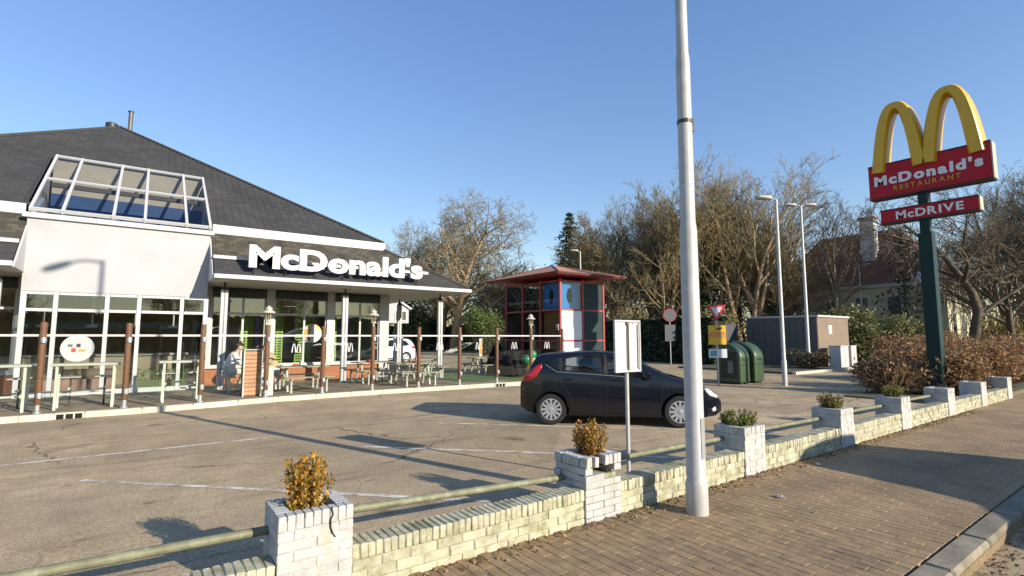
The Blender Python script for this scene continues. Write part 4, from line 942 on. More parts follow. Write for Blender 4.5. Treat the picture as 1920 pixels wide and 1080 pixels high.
def wheel(parent, x, y, r, sy, spokes=12):
    prof = [(r*.66,-.085),(r*.72,-.10),(r*.93,-.098),(r*.99,-.07),(r,-.03),(r,.03),(r*.99,.07),(r*.93,.098),(r*.72,.10),(r*.66,.085)]
    w_ = MB(False).lathe(prof, n=36).build('wheel', TYRE, parent, True); w_.location = (x, y, r); w_.rotation_euler = (R(90)*(1 if sy < 0 else -1), 0, 0)
    m = MB(False).lathe([(r*.68,.05),(r*.69,.096),(r*.64,.099),(r*.62,.05)], n=36)
    for k in range(spokes):
        a = 2*PI*k/spokes; d = Vector((math.cos(a), math.sin(a), 0)); m.beam(d*r*.10+Vector((0,0,.080)), d*r*.65+Vector((0,0,.090)), r*.155, .022, (0,0,1))
    m.lathe([(r*.16,.06),(r*.16,.098),(r*.10,.104)], n=16); m.build('rim', RIM, w_, True)
    MB(False).lathe([(r*.64,.02),(r*.64,.035)], n=24).build('brake_dark', DARKM, w_)
def make_car(kind, label, paint, loc, heading, group):
    if kind == 'hatch':
        L = 3.95; c = Car([(0,.80),(.05,.92),(.14,1.04),(.24,1.20),(.33,1.36),(.42,1.395),(.95,1.44),(1.55,1.465),(1.95,1.44),(2.25,1.33),(2.65,1.13),(2.98,.975),(3.25,.91),(3.6,.79),(3.85,.66),(3.95,.50)],
            [(0,.60),(.12,.74),(.4,.825),(.9,.855),(2.6,.86),(3.2,.84),(3.6,.76),(3.85,.62),(3.95,.46)], [(0,.34),(.15,.24),(.5,.20),(3.4,.20),(3.8,.22),(3.95,.30)], [(0,1.12),(.8,1.05),(2.7,.93),(3.95,.9)], L, 1.465, .70)
        wx = (.64, 3.12); rw = .305
    elif kind == 'suv':
        L = 4.4; c = Car([(0,.95),(.06,1.08),(.15,1.2),(.3,1.42),(.45,1.56),(.6,1.60),(1.3,1.66),(1.9,1.64),(2.3,1.52),(2.9,1.2),(3.2,1.06),(3.9,.96),(4.25,.85),(4.4,.6)],
            [(0,.66),(.12,.8),(.4,.88),(.9,.91),(3.2,.91),(3.9,.84),(4.2,.72),(4.4,.5)], [(0,.42),(.15,.3),(.5,.26),(3.9,.26),(4.4,.36)], [(0,1.2),(.8,1.13),(3.2,1.02),(4.4,.95)], L, 1.66, .70)
        wx = (.80, 3.5); rw = .35
    else:
        L = 4.35; c = Car([(0,1.2),(.02,1.86),(.1,1.93),(.6,1.95),(1.2,1.95),(1.75,1.90),(2.2,1.70),(2.8,1.30),(3.15,1.12),(3.9,1.02),(4.2,.9),(4.35,.6)],
            [(0,.80),(.12,.88),(.5,.90),(3.2,.90),(3.9,.84),(4.2,.72),(4.35,.5)], [(0,.4),(.15,.3),(.5,.24),(3.9,.24),(4.35,.34)], [(0,1.12),(4.35,1.0)], L, 1.95, .82)
        wx = (.85, 3.55); rw = .31
    t = thing('parked_car' if kind != 'van' else 'delivery_van', label, 'car' if kind != 'van' else 'van', loc, heading, group)
    WR = [(.86,1.30),(1.28,1.37),(1.62,1.375),(1.66,1.02),(.86,1.07)]; WF = [(1.73,1.37),(1.80,1.365),(2.13,1.25),(2.64,.97),(2.62,.955),(1.76,1.01)]
    b = c.body('body', paint, t, wx, rw, (WR, WF) if kind == 'hatch' else ())
    for x in wx:
        for sy in (-1,1): wheel(t, x-L/2, sy*(c.w(x,.4)-.105), rw, sy)
    if kind == 'hatch':
        c.patch('window_rubber', [(.53,1.205),(.80,1.325),(.85,1.325),(.85,1.05),(.76,1.055)], SEAM, t, .003); c.patch('window_rubber', [(1.625,1.39),(1.725,1.39),(1.755,.99),(1.665,1.0)], SEAM, t, .003)
        for h in (WR, WF): c.strip('window_rubber', h+[h[0]], .022, SEAM, t, .004)
        for x in (1.25, 2.05):
            for sy in (-1,1): MB(False).box(x-.06-L/2, x+.05-L/2, sy*.38-.12, sy*.38+.12, 1.0, 1.24 if x < 2 else 1.18, .03).build('headrest', DARKM, t)
        c.patch('quarter_window', [(.60,1.20),(.79,1.295),(.82,1.085),(.77,1.075)], GLASSC, t, .009); c.patch('rear_window', WR, GLASSC, t, .002)
        c.patch('front_window', WF, GLASSC, t, .002)
        c.strip('chrome_line', [(.53,1.19),(.76,1.048),(1.5,1.005),(2.1,.965)], .010, M('pale_trim',(.35,.38,.42),.3,.05,metal=.5), t, .008)
        c.patch('tail_light', [(.045,.90),(.16,1.04),(.36,1.17),(.455,1.20),(.46,1.13),(.36,.96),(.24,.88),(.06,.82)], M('tail_red',(.45,.012,.018),.12,.1,coat=.6), t, .010)
        c.patch('head_light', [(3.58,.765),(3.66,.745),(3.86,.60),(3.84,.56),(3.68,.62),(3.60,.70)], M('lamp_clear',(.62,.64,.66),.1,.05,coat=.5), t, .012)
        c.patch('fog_lamp', [(3.72,.36),(3.80,.40),(3.82,.33),(3.75,.30)], M('lamp_clear',(.6,.6,.6)), t, .010)
        c.strip('door_seam', [(.72,1.04),(.86,.80),(1.02,.60),(1.10,.27)], .014, SEAM, t); c.strip('door_seam', [(1.70,.99),(1.72,.6),(1.72,.27)], .010, SEAM, t); c.strip('door_seam', [(2.72,.92),(2.80,.75),(2.76,.45),(2.70,.27)], .010, SEAM, t)
        c.strip('sill_line', [(1.06,.30),(2.72,.30)], .012, SEAM, t); c.strip('fuel_seam', [(.05,.62),(.36,.62)], .008, SEAM, t)
        for sy in (-1,1):
            for x in (.86+.12, 1.95): yy = sy*(c.w(x,.90)+.022); MB(False).box(x-.10-L/2, x+.10-L/2, yy-.018, yy+.018, .885, .915, .008).build('door_handle', paint, t)
            yy = sy*(c.w(2.50,.95)+.10); MB(False).box(2.42-L/2, 2.58-L/2, yy-.09, yy+.08, .93, 1.06, .035).build('mirror', paint, t, True)
        c.topglass('windscreen', 2.08, 2.90, GLASSC, t, .12); c.topglass('hatch_window', .15, .33, GLASSC, t, .14); MB(False).tube((.75-L/2,0,1.44),(.55-L/2,0,1.60),.006,.003,6).build('aerial', SEAM, t)
        MB(False).box(-L/2-.004, -L/2+.01, -.26, .26, .50, .61).build('number_plate', YEL, t)
    else:
        z0 = 1.05 if kind == 'suv' else 1.06
        if kind == 'suv': poly = [(.55,1.22),(.8,1.47),(1.3,1.54),(1.9,1.52),(2.3,1.40),(2.85,1.10),(1.8,1.10),(.8,1.14)]
        else: poly = [(1.55,1.12),(1.55,1.72),(1.9,1.72),(2.2,1.55),(2.75,1.15),(2.7,1.10)]
        c.patch('window_rubber', poly, SEAM, t, .003); cx_ = sum(p[0] for p in poly)/len(poly); cz_ = sum(p[1] for p in poly)/len(poly); c.patch('side_window', [(cx_+(x-cx_)*.93, cz_+(z-cz_)*.88) for x, z in poly], GLASSC, t, .009)
        xa, xb = (2.35, 3.1) if kind == 'suv' else (2.15, 3.05); c.topglass('windscreen', xa, xb, GLASSC, t, .12)
        c.patch('tail_light', [(.08,1.05),(.25,1.12),(.42,1.10),(.3,.98),(.1,.94)] if kind == 'suv' else [(.02,.9),(.02,1.35),(.12,1.35),(.14,.9)], M('tail_red',(.4,.01,.01)), t, .01)
        c.patch('head_light', [(L-.55,.86),(L-.25,.80),(L-.16,.68),(L-.45,.74)], M('lamp_clear',(.6,.6,.6)), t, .012)
        c.strip('door_seam', [(1.75,1.08),(1.75,.32)], .01, SEAM, t); c.strip('door_seam', [(2.75,1.04),(2.75,.34)], .01, SEAM, t); c.strip('lower_trim', [(1.3,.33),(3.05,.33)], .09, DARKM, t)
        for sy in (-1,1): yy = sy*(c.w(2.6,1.05)+.10); MB(False).box(2.55-L/2, 2.72-L/2, yy-.09, yy+.08, 1.04, 1.20, .035).build('mirror', DARKM, t, True)
    MB(False).box(-L/2+.25, L/2-.3, -.62, .62, .19, .30).build('underside', SEAM, t)
    return t
DKB = M('black_blue_car_paint', (.004,.005,.009), .2, .1, 3, coat=.3, spec=.45); WHC = M('white_car_paint', (.72,.72,.72), .3, .02, coat=.5); DKC = M('dark_car_paint', (.012,.013,.016), .3, .05, coat=.6)
head = math.atan2(-.70, .713)
# near-side wheels stand at (6.80,7.96) and (8.52,6.27)
fx, fy = math.cos(head), math.sin(head); cxm, cym = (6.80+8.52)/2, (7.96+6.27)/2; nx, ny = -fy, fx
mid = 1.88-3.95/2
make_car('hatch', 'black-blue five-door hatchback parked diagonally in the marked bay', DKB, (cxm+nx*.74-fx*mid, cym+ny*.74-fy*mid, .002), head, 'parked cars')
make_car('suv', 'white car parked behind the porch, only its rear half showing', WHC, (12.9, 32.4, .002), R(186)+0, 'parked cars')
make_car('hatch', 'dark car parked by the back hedge behind the white car', DKC, (29.2, 60.3, .002), R(-35), 'parked cars')
make_car('van', 'tall silver van parked on the road outside the right edge', M('silver_van_paint',(.42,.43,.44),.3,.03,coat=.5), (9.35, -2.35, -.108), PI, None).scale = (1, 1, 1.24)
make_car('hatch', 'unseen dark car added on the road to cast the far shadow', DKC, (17.5, -1.2, -.108), PI, 'parked cars')  # car out of view, added to throw the second shadow on the pavement

# ------------------------------------------------------------------ pylon sign
SY = M('sign_yellow', (.62,.36,.01), .35, .06, 3); SRED = M('sign_red', (.40,.010,.022), .5, .08, 2, spec=.25); SGRN = M('sign_pole_green', (.008,.032,.030), .6, .12, 3, spec=.25); SEDGE = M('sign_edge_beige', (.42,.38,.29), .6, .1, 4)
k = 19.0
t = thing('pylon_sign', 'tall roadside pylon with yellow twin arches over red sign boxes on a green pole', 'sign', (k, 4.95, 0))
pole = MB().box(k-.17, k+.17, 4.95-.17, 4.95+.17, -.05, 4.85, .01).build('pole', SGRN, t); MB().box(k-.12, k+.12, 4.95-.12, 4.95+.12, 4.851, 6.12).build('pole_neck', SGRN, t)
MB().box(k-.30, k+.30, 4.95-.3, 4.95+.3, -.03, .06, .01).build('base_plate', SGRN, t)
def signbox(y0, y1, z0, z1, nm, d=.21):
    b = MB().box(k-d, k+d, y0, y1, z0, z1, .015).build(nm, SRED, t)
    MB().box(k-d+.01, k+d-.01, y0-.03, y0-.001, z0+.0, z1-.0).build('end_plate', SEDGE, b)
    for zz in (z0-.03, z1+.001): MB().box(k-d-.01, k+d+.01, y0-.005, y1+.005, zz, zz+.029).build('trim', M('trim_dark',(.03,.02,.02),.5,.1), b)
    return b
b1 = signbox(3.33, 6.28, 6.12, 7.16, 'sign_box'); b2 = signbox(3.68, 6.03, 5.30, 5.69, 'lower_sign_box', .18)
MB().box(k-.2101, k-.212, 4.80, 4.812, 6.14, 7.14).build('panel_joint', M('trim_dark',(.03,.02,.02)), b1)
LW = M('sign_letter_white', (.70,.70,.72), .4, .03); LY = M('sign_letter_ochre', (.50,.28,.02), .4, .05)
put_text("McDonald's", b1, (k-.222, 6.12, 6.52), (0,-1,0), (0,0,1), .29, .02, .05, 2.62, .05, LW)
put_text("RESTAURANT", b1, (k-.222, 5.62, 6.28), (0,-1,0), (0,0,1), .15, .02, .02, 1.62, .05, LY)
put_text("McDRIVE", b2, (k-.192, 5.62, 5.375), (0,-1,0), (0,0,1), .24, .02, .03, 1.62, .04, LW)
# the arches: deep rounded ribbons
m = MB(False)
def arch(cy, half, z0, h, st, dep):
    n = 26; V = []
    for i in range(n+1):
        u = -1+2*i/n; a = abs(u); z = z0+h*(1-a**2.5); y = cy-half*math.copysign(a**.9 if a < 1 else 1, u)
        V.append((y, z))
    sec = [(-1,-.72),(-.72,-1),(.72,-1),(1,-.72),(1,.72),(.72,1),(-.72,1),(-1,.72)]; base = len(m.v); ns = len(sec)
    for i, (y, z) in enumerate(V):
        a = V[max(0,i-1)]; b = V[min(n,i+1)]; d = Vector((0, b[0]-a[0], b[1]-a[1])).normalized(); nn = Vector((0, -d.z, d.y))
        f = .5*st*(1.0 if i not in (0,n) else 1.0)*(1.12-.35*(1-abs(-1+2*i/n)))
        for a2, b2_ in sec: p = Vector((k-4.95*0, y, z))+Vector((1,0,0))*(a2*dep/2)+nn*(b2_*f); m.v.append(tuple(p))
    for i in range(n):
        for j in range(ns): m.f.append((base+i*ns+j, base+i*ns+(j+1)%ns, base+(i+1)*ns+(j+1)%ns, base+(i+1)*ns+j))
    m.f.append(tuple(base+j for j in range(ns-1,-1,-1))); m.f.append(tuple(base+n*ns+j for j in range(ns)))
arch(5.46, .535, 6.92, 2.04, .335, .60); arch(4.16, .545, 6.92, 2.04, .335, .60)
m.world = True; m.build('arches', SY, t, True)

# ------------------------------------------------------------------ lamp posts of the car park
def small_lamp(x, y, h, lb, heads, r=.07, lean=0):
    t = thing('lamp_post', lb, 'lamp post', (x, y, 0), 0, 'car park lamp posts')
    MB(False).lathe([(r*1.25,-.03),(r*1.25,.9),(r,.93),(r*.72,h)], n=14).build('post', GALVP, t, True)
    for a, ln in heads:
        d = Vector((math.cos(a), math.sin(a), 0)); MB(False).tube((0,0,h-.03), tuple(d*ln*.35+Vector((0,0,h+.05))), .03, .03, 8).build('arm', GALVP, t, True)
        q = MB(False); nrm = Vector((-d.y, d.x, 0)); hd = [(0,.06),(.15,.13),(.5,.16),(.85,.13),(1,.05)]
        for u, w_ in hd:
            c = d*(ln*.3+u*.62)+Vector((0,0,h+.03+.03*u))
            for sy, zz in ((-1,0),(-.7,.09),(.7,.09),(1,0),(.7,-.04),(-.7,-.04)): q.v.append(tuple(c+nrm*(w_*sy)+Vector((0,0,zz))))
        for i in range(4):
            for j in range(6): q.f.append((i*6+j, i*6+(j+1)%6, (i+1)*6+(j+1)%6, (i+1)*6+j))
        q.f.append(tuple(range(5,-1,-1))); q.f.append(tuple(range(24,30))); q.build('lamp_head', M('lamp_head_pale',(.42,.41,.36),.5,.1), t, True)
small_lamp(18.64, 9.19, 6.75, 'grey lamp post with one head standing beside the green containers', [(PI*.80,.5)])
small_lamp(29.5, 13.2, 9.0, 'grey lamp post with two heads beside the brown shed', [(PI*.80,.8),(-PI*.2,.8)], .09)
small_lamp(29.3, 30.7, 8.8, 'lamp post with one head rising behind the play tower roof', [(PI*.80,.6)], .08)
small_lamp(47.6, 17.0, 7.6, 'distant street lamp in front of the cream villa', [(-.2*PI,.9)], .08)
# road signs
def rsign(nm, lb, x, y, h): 
    t = thing(nm, lb, 'road sign', (x, y, 0)); MB(False).tube((0,0,-.03),(0,0,h),.03,.03,10).build('post', GALVP, t, True); return t
t = rsign('give_way_sign', 'red and white inverted triangle sign above a yellow plate, on a post', 17.1, 10.8, 2.88)
ang = math.atan2(-10.8, -17.1); FD = Vector((math.cos(ang+.35), math.sin(ang+.35), 0)); UD = Vector((-FD.y, FD.x, 0))   # facing the car park entrance
def plate(par, poly, d0, d1, mat, nm):
    m = MB(False); n = len(poly); vs = [UD*a+Vector((0,0,b))+FD*d1 for a, b in poly]+[UD*a+Vector((0,0,b))+FD*d0 for a, b in poly]
    m.add(vs, [tuple(range(n)), tuple(range(2*n-1,n-1,-1))]+[(i,i+n,(i+1)%n+n,(i+1)%n) for i in range(n)]); return m.build(nm, mat, par)
tri = lambda r, cz: [(-.866*r, cz+.5*r), (0, cz-r), (.866*r, cz+.5*r)]
plate(t, tri(.40,2.70), .031, .042, M('sign_red_paint',(.5,.02,.03),.4,.05), 'triangle_border'); plate(t, tri(.25,2.70), .0425, .046, M('sign_face_grey',(.5,.5,.55),.4,.05), 'triangle_face')
rect = lambda a, b, z0, z1: [(-a+b,z0),(a+b,z0),(a+b,z1),(-a+b,z1)]
yp = plate(t, rect(.32,0,1.46,2.16), .031, .042, M('sign_amber',(.62,.37,.02),.4,.12,6), 'yellow_plate'); plate(yp, rect(.28,0,1.72,1.92), .0425, .045, M('amber_print',(.50,.22,.05),.5,.3,12), 'print'); plate(yp, [(-.05,2.0),(.05,1.98),(.18,2.04),(.17,2.09),(.03,2.07)], .0425, .045, DARKM, 'print')
plate(t, rect(.33,0,.98,1.30), .031, .04, M('sign_white_plate',(.55,.58,.6),.4,.05), 'white_plate'); plate(t, rect(.12,-.16,1.04,1.24), .0405, .043, M('print_blue_green',(.10,.28,.32),.5,.3,15), 'print')
t = rsign('no_entry_sign', 'round road sign seen from its grey back with red rim, above a grey plate', 27.3, 20.5, 3.4)
circ = lambda r, cz: [(r*math.cos(2*PI*i/24), cz+r*math.sin(2*PI*i/24)) for i in range(24)]
plate(t, circ(.42,3.1), .031, .04, M('sign_red_paint',(.5,.02,.03)), 'rim'); plate(t, circ(.375,3.1), .0405, .044, M('sign_back_grey',(.11,.11,.12),.6,.08), 'back'); plate(t, rect(.33,0,1.45,2.5), .031, .04, M('sign_back_grey',(.2,.2,.22)), 'lower_plate')
# green recycling containers
CG = M('container_green', (.035,.066,.026), .4, .15, 3, coat=.2); CGD = M('container_dark_green', (.009,.020,.012), .5, .15)
for i, (x, y, lb) in enumerate([(18.15,10.85,'dark green rounded recycling container, left one'),(19.15,10.85,'dark green rounded recycling container, right one nearer the lamp post')]):
    t = thing('recycling_container', lb, 'container', (x, y, 0), 0, 'green recycling containers')
    prof = [(-.50,.08),(-.50,.98)]+[(.38-.88*math.cos(q), .98+.60*math.sin(q)) for q in np.linspace(.12,PI/2,9)]+[(.46,1.55),(.50,1.45),(.50,.08)]
    m = MB(False); n = len(prof)
    for xx, sc in ((-.33,.90),(-.30,.97),(-.26,1.0),(.26,1.0),(.30,.97),(.33,.90)): m.v += [(xx, yy*sc, .08+(zz-.08)*(.5+.5*sc)) for yy, zz in prof]
    for q in range(5):
        for j in range(n): m.f.append((q*n+j, q*n+(j+1)%n, (q+1)*n+(j+1)%n, (q+1)*n+j))
    m.f.append(tuple(range(n))); m.f.append(tuple(range(6*n-1,5*n-1,-1))); m.build('shell', CG, t, True)
    MB(False).box(-.25,.25,-.42,.42,0,.085).build('foot', CGD, t); MB(False).box(-.338,-.3301,-.36,.30,.22,1.20,.003).build('side_panel', CGD, t)
    MB(False).box(-.344,-.3385,-.20,.0,.40,.85).build('label_plate', M('grey_label',(.14,.16,.15),.5,.3,20), t); MB(False).tube((-.14,-.515,.90),(.14,-.515,.90),.022,.022,8).build('handle', CGD, t, True)
    MB(False).lathe([(.09,0),(.10,.02),(.07,.03)],n=14).build('inlet_ring', DARKM, t, True).location = (0,.05,1.55); MB(False).box(-.27,.27,-.512,-.5005,.70,.73).build('band', CGD, t)
# brown shed and cabinets
t = thing('transformer_shed', 'flat-roofed brown shed with pale roof edge beside the double lamp post', 'shed', (32.5, 15.1, 0))
SHB = M('shed_brown', (.20,.152,.105), .85, .12, 3, .2, 20, wpos=True); x0, x1, y0, y1 = 30.5, 34.5, 13.1, 17.2
MB().box(x0, x1, y0, y1, -.05, 2.84).build('wall', SHB, t); MB().box(x0-.08, x1+.08, y0-.08, y1+.08, 2.841, 2.95).build('roof_edge', M('shed_edge',(.42,.43,.42),.6,.1), t)
for q in range(11): yy = y0+.03+q*.372; MB().box(x0-.03, x0-.001, yy, yy+.355, .1, 2.8).build('cladding_board', M('shed_dark_board',(.10,.095,.088),.8,.15,5,rnd=.05), t)
MB().box(x0+1.3, x0+1.75, y0-.02, y0-.001, 1.9, 2.4).build('notice', WHLET, t)
for a, b, lb in ((30.75,31.75,'white utility cabinet in front of the shed, left one'),(32.1,32.8,'white utility cabinet in front of the shed, right one')):
    c = thing('utility_cabinet', lb, 'cabinet', ((a+b)/2, 12.4, 0), 0, 'utility cabinets by the shed'); MB().box(a, b, 12.1, 12.7, .05, 1.22, .015).build('body', WHLET, c); MB().box(a-.03, b+.03, 12.07, 12.73, 1.221, 1.26, .01).build('lid', WHLET, c); MB().box(a+.02, b-.02, 12.13, 12.67, -.02, .049).build('plinth', SLAB, c); MB().box((a+b)/2-.004,(a+b)/2+.004, 12.095, 12.099, .12, 1.15).build('door_joint', DARKM, c)
structure(MB().box(24.6, 37.0, 11.6, 11.78, -.05, .12).build('island_kerb', SLAB)); structure(MB().box(24.6, 37, 11.78, 18, -.05, .09).build('island_bed', SOIL)); structure(MB().box(16.8, 60, 3.95, 6.6, -.05, .04).build('planting_bed', SOIL))

# ------------------------------------------------------------------ trees and shrubs
BARK = M('grey_brown_bark', (.20,.155,.10), .9, .25, 4, .3, 20); BARKW = M('warm_bark', (.31,.215,.12), .9, .25, 4, .3, 20); BARKD = M('dark_bark', (.10,.08,.052), .9, .25, 4, .3, 20)
TWIG = M('twig_brown', (.23,.195,.12), .9, .15); TWIGW = M('twig_warm', (.25,.195,.10), .9, .15); TWIGD = M('twig_dark', (.14,.108,.07), .9, .15)
def grow(seed, H, r0, spread=.55, first=.3, nb=13, trop=.25, depth=4, stems=1, dens=1.0, wob=.10):
    """bare tree: list of (points, radii, level)"""
    rn = random.Random(seed); out = []
    def branch(p, d, L, r, lev):
        n = max(3, (9,7,5,4,3)[lev]); pts = [p.copy()]; rad = [r]; q = p.copy(); dd = d.copy()
        for i in range(n):
            dd = (dd+Vector((rn.gauss(0,wob),rn.gauss(0,wob),rn.gauss(0,wob*.6)+trop*.16*(1 if lev else .5)))).normalized(); q = q+dd*(L/n); pts.append(q.copy()); rad.append(r*(1-.80*(i+1)/n)+(.004,.006,.009,.011,.011)[lev])
        out.append((pts, rad, lev))
        if lev >= depth: return
        cnt = int((nb,8,6,5)[lev]*dens*(.8+.4*rn.random())); f0 = first if lev == 0 else .22
        for k in range(cnt):
            u = f0+(1-f0)*((k+rn.random())/cnt); i = min(n-1, int(u*n)); fr = u*n-i; b = pts[i].lerp(pts[i+1], fr); rr = rad[i]+(rad[i+1]-rad[i])*fr
            ax = (pts[i+1]-pts[i]).normalized(); az = rn.random()*2*PI; s = ax.orthogonal().normalized(); s = Matrix.Rotation(az, 3, ax) @ s
            sp = spread*(1.15-.35*u if lev == 0 else .9+.4*rn.random()); nd = (ax*math.cos(sp*1.25)+s*math.sin(sp*1.25)).normalized()
            ll = L*((.62*(1.12-.62*u)) if lev == 0 else (.62-.28*u)*(.8+.4*rn.random())); branch(b, nd, ll, min(rr*.62, r*.45), lev+1)
    for s in range(stems):
        a = rn.random()*2*PI; o = Vector((math.cos(a), math.sin(a), 0))*(.0 if stems == 1 else .35); d = Vector((o.x*.35, o.y*.35, 1)).normalized(); branch(o+Vector((0,0,-.15)), d, H*(.72+.12*rn.random()), r0*(1 if stems == 1 else .7), 0)
    return out
def tubes(br, levels):
    V = []; Q = []
    for pts, rad, lev in br:
        if lev not in levels: continue
        k = (10,6,4,3,3)[lev]; base = len(V); n = len(pts); a0 = None
        for i in range(n):
            d = (pts[min(n-1,i+1)]-pts[max(0,i-1)]).normalized(); a = d.orthogonal().normalized() if a0 is None else (a0-d*a0.dot(d)).normalized(); a0 = a; b = d.cross(a)
            for j in range(k): t = 2*PI*j/k; V.append(pts[i]+a*(rad[i]*math.cos(t))+b*(rad[i]*math.sin(t)))
        for i in range(n-1):
            for j in range(k): Q.append((base+i*k+j, base+i*k+(j+1)%k, base+(i+1)*k+(j+1)%k, base+(i+1)*k+j))
    return np_mesh('limbs', [tuple(v) for v in V], Q)
PROTO = {}
def proto(key, seed, H, r0, leaves=0, leafsize=.12, **kw):
    br = grow(seed, H, r0, **kw); lim = tubes(br, (0,1)); tw = tubes(br, (2,3,4)); lf = None
    if leaves:
        tips = np.array([tuple(p) for pts, rad, lev in br if lev >= 2 for p in pts[1:]]); idx = rng.integers(0, len(tips), leaves); C = tips[idx]+rng.normal(size=(leaves,3))*.16
        V, Q = leaf_quads(C, leafsize, .6); lf = np_mesh('leaves', V, Q)
    zmax = max(p.z for pts, _, _ in br for p in pts); PROTO[key] = (lim, tw, lf, zmax)
proto('oak', 3, 18, .48, spread=.78, first=.22, nb=17, trop=.28, dens=1.12)
proto('oak2', 8, 17, .42, spread=.72, first=.28, nb=15, trop=.25, dens=1.1)
proto('tall', 21, 18, .34, spread=.48, first=.30, nb=17, trop=.34, dens=.9, wob=.065)
proto('tall3', 33, 18, .36, spread=.45, first=.25, nb=10, trop=.36, dens=.84, stems=3, wob=.065)
proto('limby', 47, 14, .36, spread=.66, first=.26, nb=11, trop=.22, dens=.95, wob=.13)
proto('beech', 52, 14, .30, leaves=9000, leafsize=.095, spread=.50, first=.12, nb=18, trop=.34, dens=.90, stems=2, wob=.06)
proto('beech2', 57, 13, .26, leaves=8000, leafsize=.095, spread=.50, first=.10, nb=14, trop=.34, dens=.88, stems=4, wob=.06)
def tree(nm, key, x, y, h, rz_, lb, bark, twig, leafm=None, wide=1.0, group='bare trees beyond the car park'):
    lim, tw, lf, zm = PROTO[key]; t = thing(nm, lb, 'tree', (x, y, -.12), rz_, group); s = h/zm; t.scale = (s*wide, s*wide, s)
    def part(n, me, mat):
        o = bpy.data.objects.new(n, me); col.objects.link(o); o.parent = t
        if not me.materials: me.materials.append(mat)
        o.material_slots[0].link = 'OBJECT'; o.material_slots[0].material = mat; return o
    part('trunk', lim, bark); part('crown', tw, twig)
    if lf is not None and leafm is not None: part('leaves', lf, leafm)
    return t
LB = M('dead_leaf_brown', (.27,.195,.085), .85, .2, island=.4, c2=(.22,.17,.075), sss=True); LB2 = M('dead_leaf_olive', (.28,.21,.09), .85, .2, island=.4, c2=(.18,.165,.06), sss=True)
tree('oak_tree','oak2',29.5,56.0,17.0,5.0,'second bare oak close behind the wide oak',BARKW,TWIG,wide=1.1)
tree('oak_tree','oak2',24.8,58.9,16.8,5.1,'bare oak at the far left, rising behind the porch roof corner',BARK,TWIG)
tree('oak_tree','oak',28.7,50.7,18.4,2.6,'large bare oak with wide round crown right of the restaurant',BARKW,TWIG,wide=1.12)
tree('bare_tree','tall',44.0,60.7,13.5,2.0,'thin bare tree far behind the gap left of the conifer',BARK,TWIG)
tree('beech_tree','beech',34.9,51.3,10.5,.5,'low brown-leaved beech right of the wide oak',BARKW,TWIGW,LB,group='brown-leaved trees')
tree('beech_tree','beech2',33.0,60.5,11.5,2.5,'brown-leaved beech behind the wide oak trunk',BARKW,TWIGW,LB2,group='brown-leaved trees')
tree('beech_tree','beech2',41.0,41.5,12.6,.2,'brown-leaved beech directly right of the conifer',BARKW,TWIGW,LB2,group='brown-leaved trees')
tree('beech_tree','beech',37.2,33.4,13.8,1.9,'dense brown-leaved beech behind the play tower roof edge',BARKW,TWIGW,LB,wide=1.1,group='brown-leaved trees')
tree('beech_tree','beech',38.6,29.5,15.8,4.0,'tallest brown-leaved beech left of the tall lamp post',BARKW,TWIGW,LB,wide=1.05,group='brown-leaved trees')
tree('beech_tree','beech2',42.5,27.0,14.5,5.0,'brown-leaved beech just right of the tall lamp post',BARKW,TWIGW,LB2,wide=1.1,group='brown-leaved trees')
tree('bare_tree','tall',43.2,28.9,18.6,.7,'tall bare tree right behind the tall lamp post',BARK,TWIG)
tree('bare_tree','tall3',42.0,23.6,19.0,2.2,'tall bare multi-stemmed tree with pale trunks above the shed',BARKW,TWIG)
tree('beech_tree','beech2',47.5,24.5,12.5,3.0,'brown-leaved beech behind the two car park lamp posts',BARKW,TWIGW,LB2,wide=1.15,group='brown-leaved trees')
tree('bare_tree','tall',58.0,30.5,18.5,3.3,'bare tree behind the lamp post heads',BARK,TWIG)
tree('bare_tree','tall',46.1,18.4,14.2,.9,'bare tree with open crown in front of the villa roof',BARK,TWIGD,wide=.95)
tree('bare_tree','tall',80.0,28.5,15.0,1.2,'faint bare tree behind the villa chimney',BARK,TWIG)
tree('bare_tree','limby',48.2,10.6,14.2,2.6,'dark bare tree with crooked limbs right of the pylon sign',BARKD,TWIGD)
tree('bare_tree','tall3',61.3,10.6,15.5,.4,'bare multi-stemmed tree at the right edge',BARK,TWIG)
tree('bare_tree','oak2',66.5,12.5,15.5,4.4,'bare oak behind the crooked tree at right',BARK,TWIG)
tree('bare_tree','tall',55.0,6.5,16.5,5.1,'bare tree half cut by the right edge',BARKD,TWIGD)
tree('bare_tree','tall',74.0,16.0,14.5,5.6,'slender bare tree right of the villa',BARK,TWIG)
tree('bare_tree','tall',43.0,33.5,18.0,1.6,'tall bare tree rising above the brown beeches left of the lamp post',BARK,TWIG)
tree('bare_tree','tall3',40.5,31.8,17.0,3.9,'bare multi-stemmed tree among the brown beeches',BARK,TWIG)
tree('bare_tree','tall',47.0,27.0,18.5,2.9,'slim bare tree between lamp post and pale multi-stemmed tree',BARK,TWIG)
tree('bare_tree','oak2',52.5,9.0,12.5,2.2,'dark bare tree just right of the crooked one',BARKD,TWIGD)
tree('bare_tree','tall',52.5,36.5,14.0,.6,'bare tree behind the brown beeches',BARK,TWIG)
tree('beech_tree','beech2',46.0,31.0,14.5,1.0,'brown-leaved beech in the second row behind the lamp post',BARKW,TWIGW,LB,wide=1.1,group='brown-leaved trees')
tree('beech_tree','beech',52.0,27.5,13.5,2.8,'brown-leaved beech in the second row behind the shed',BARKW,TWIGW,LB2,wide=1.1,group='brown-leaved trees')
tree('beech_tree','beech',45.5,37.0,14.5,5.8,'brown-leaved beech in the second row behind the play tower',BARKW,TWIGW,LB,wide=1.15,group='brown-leaved trees')
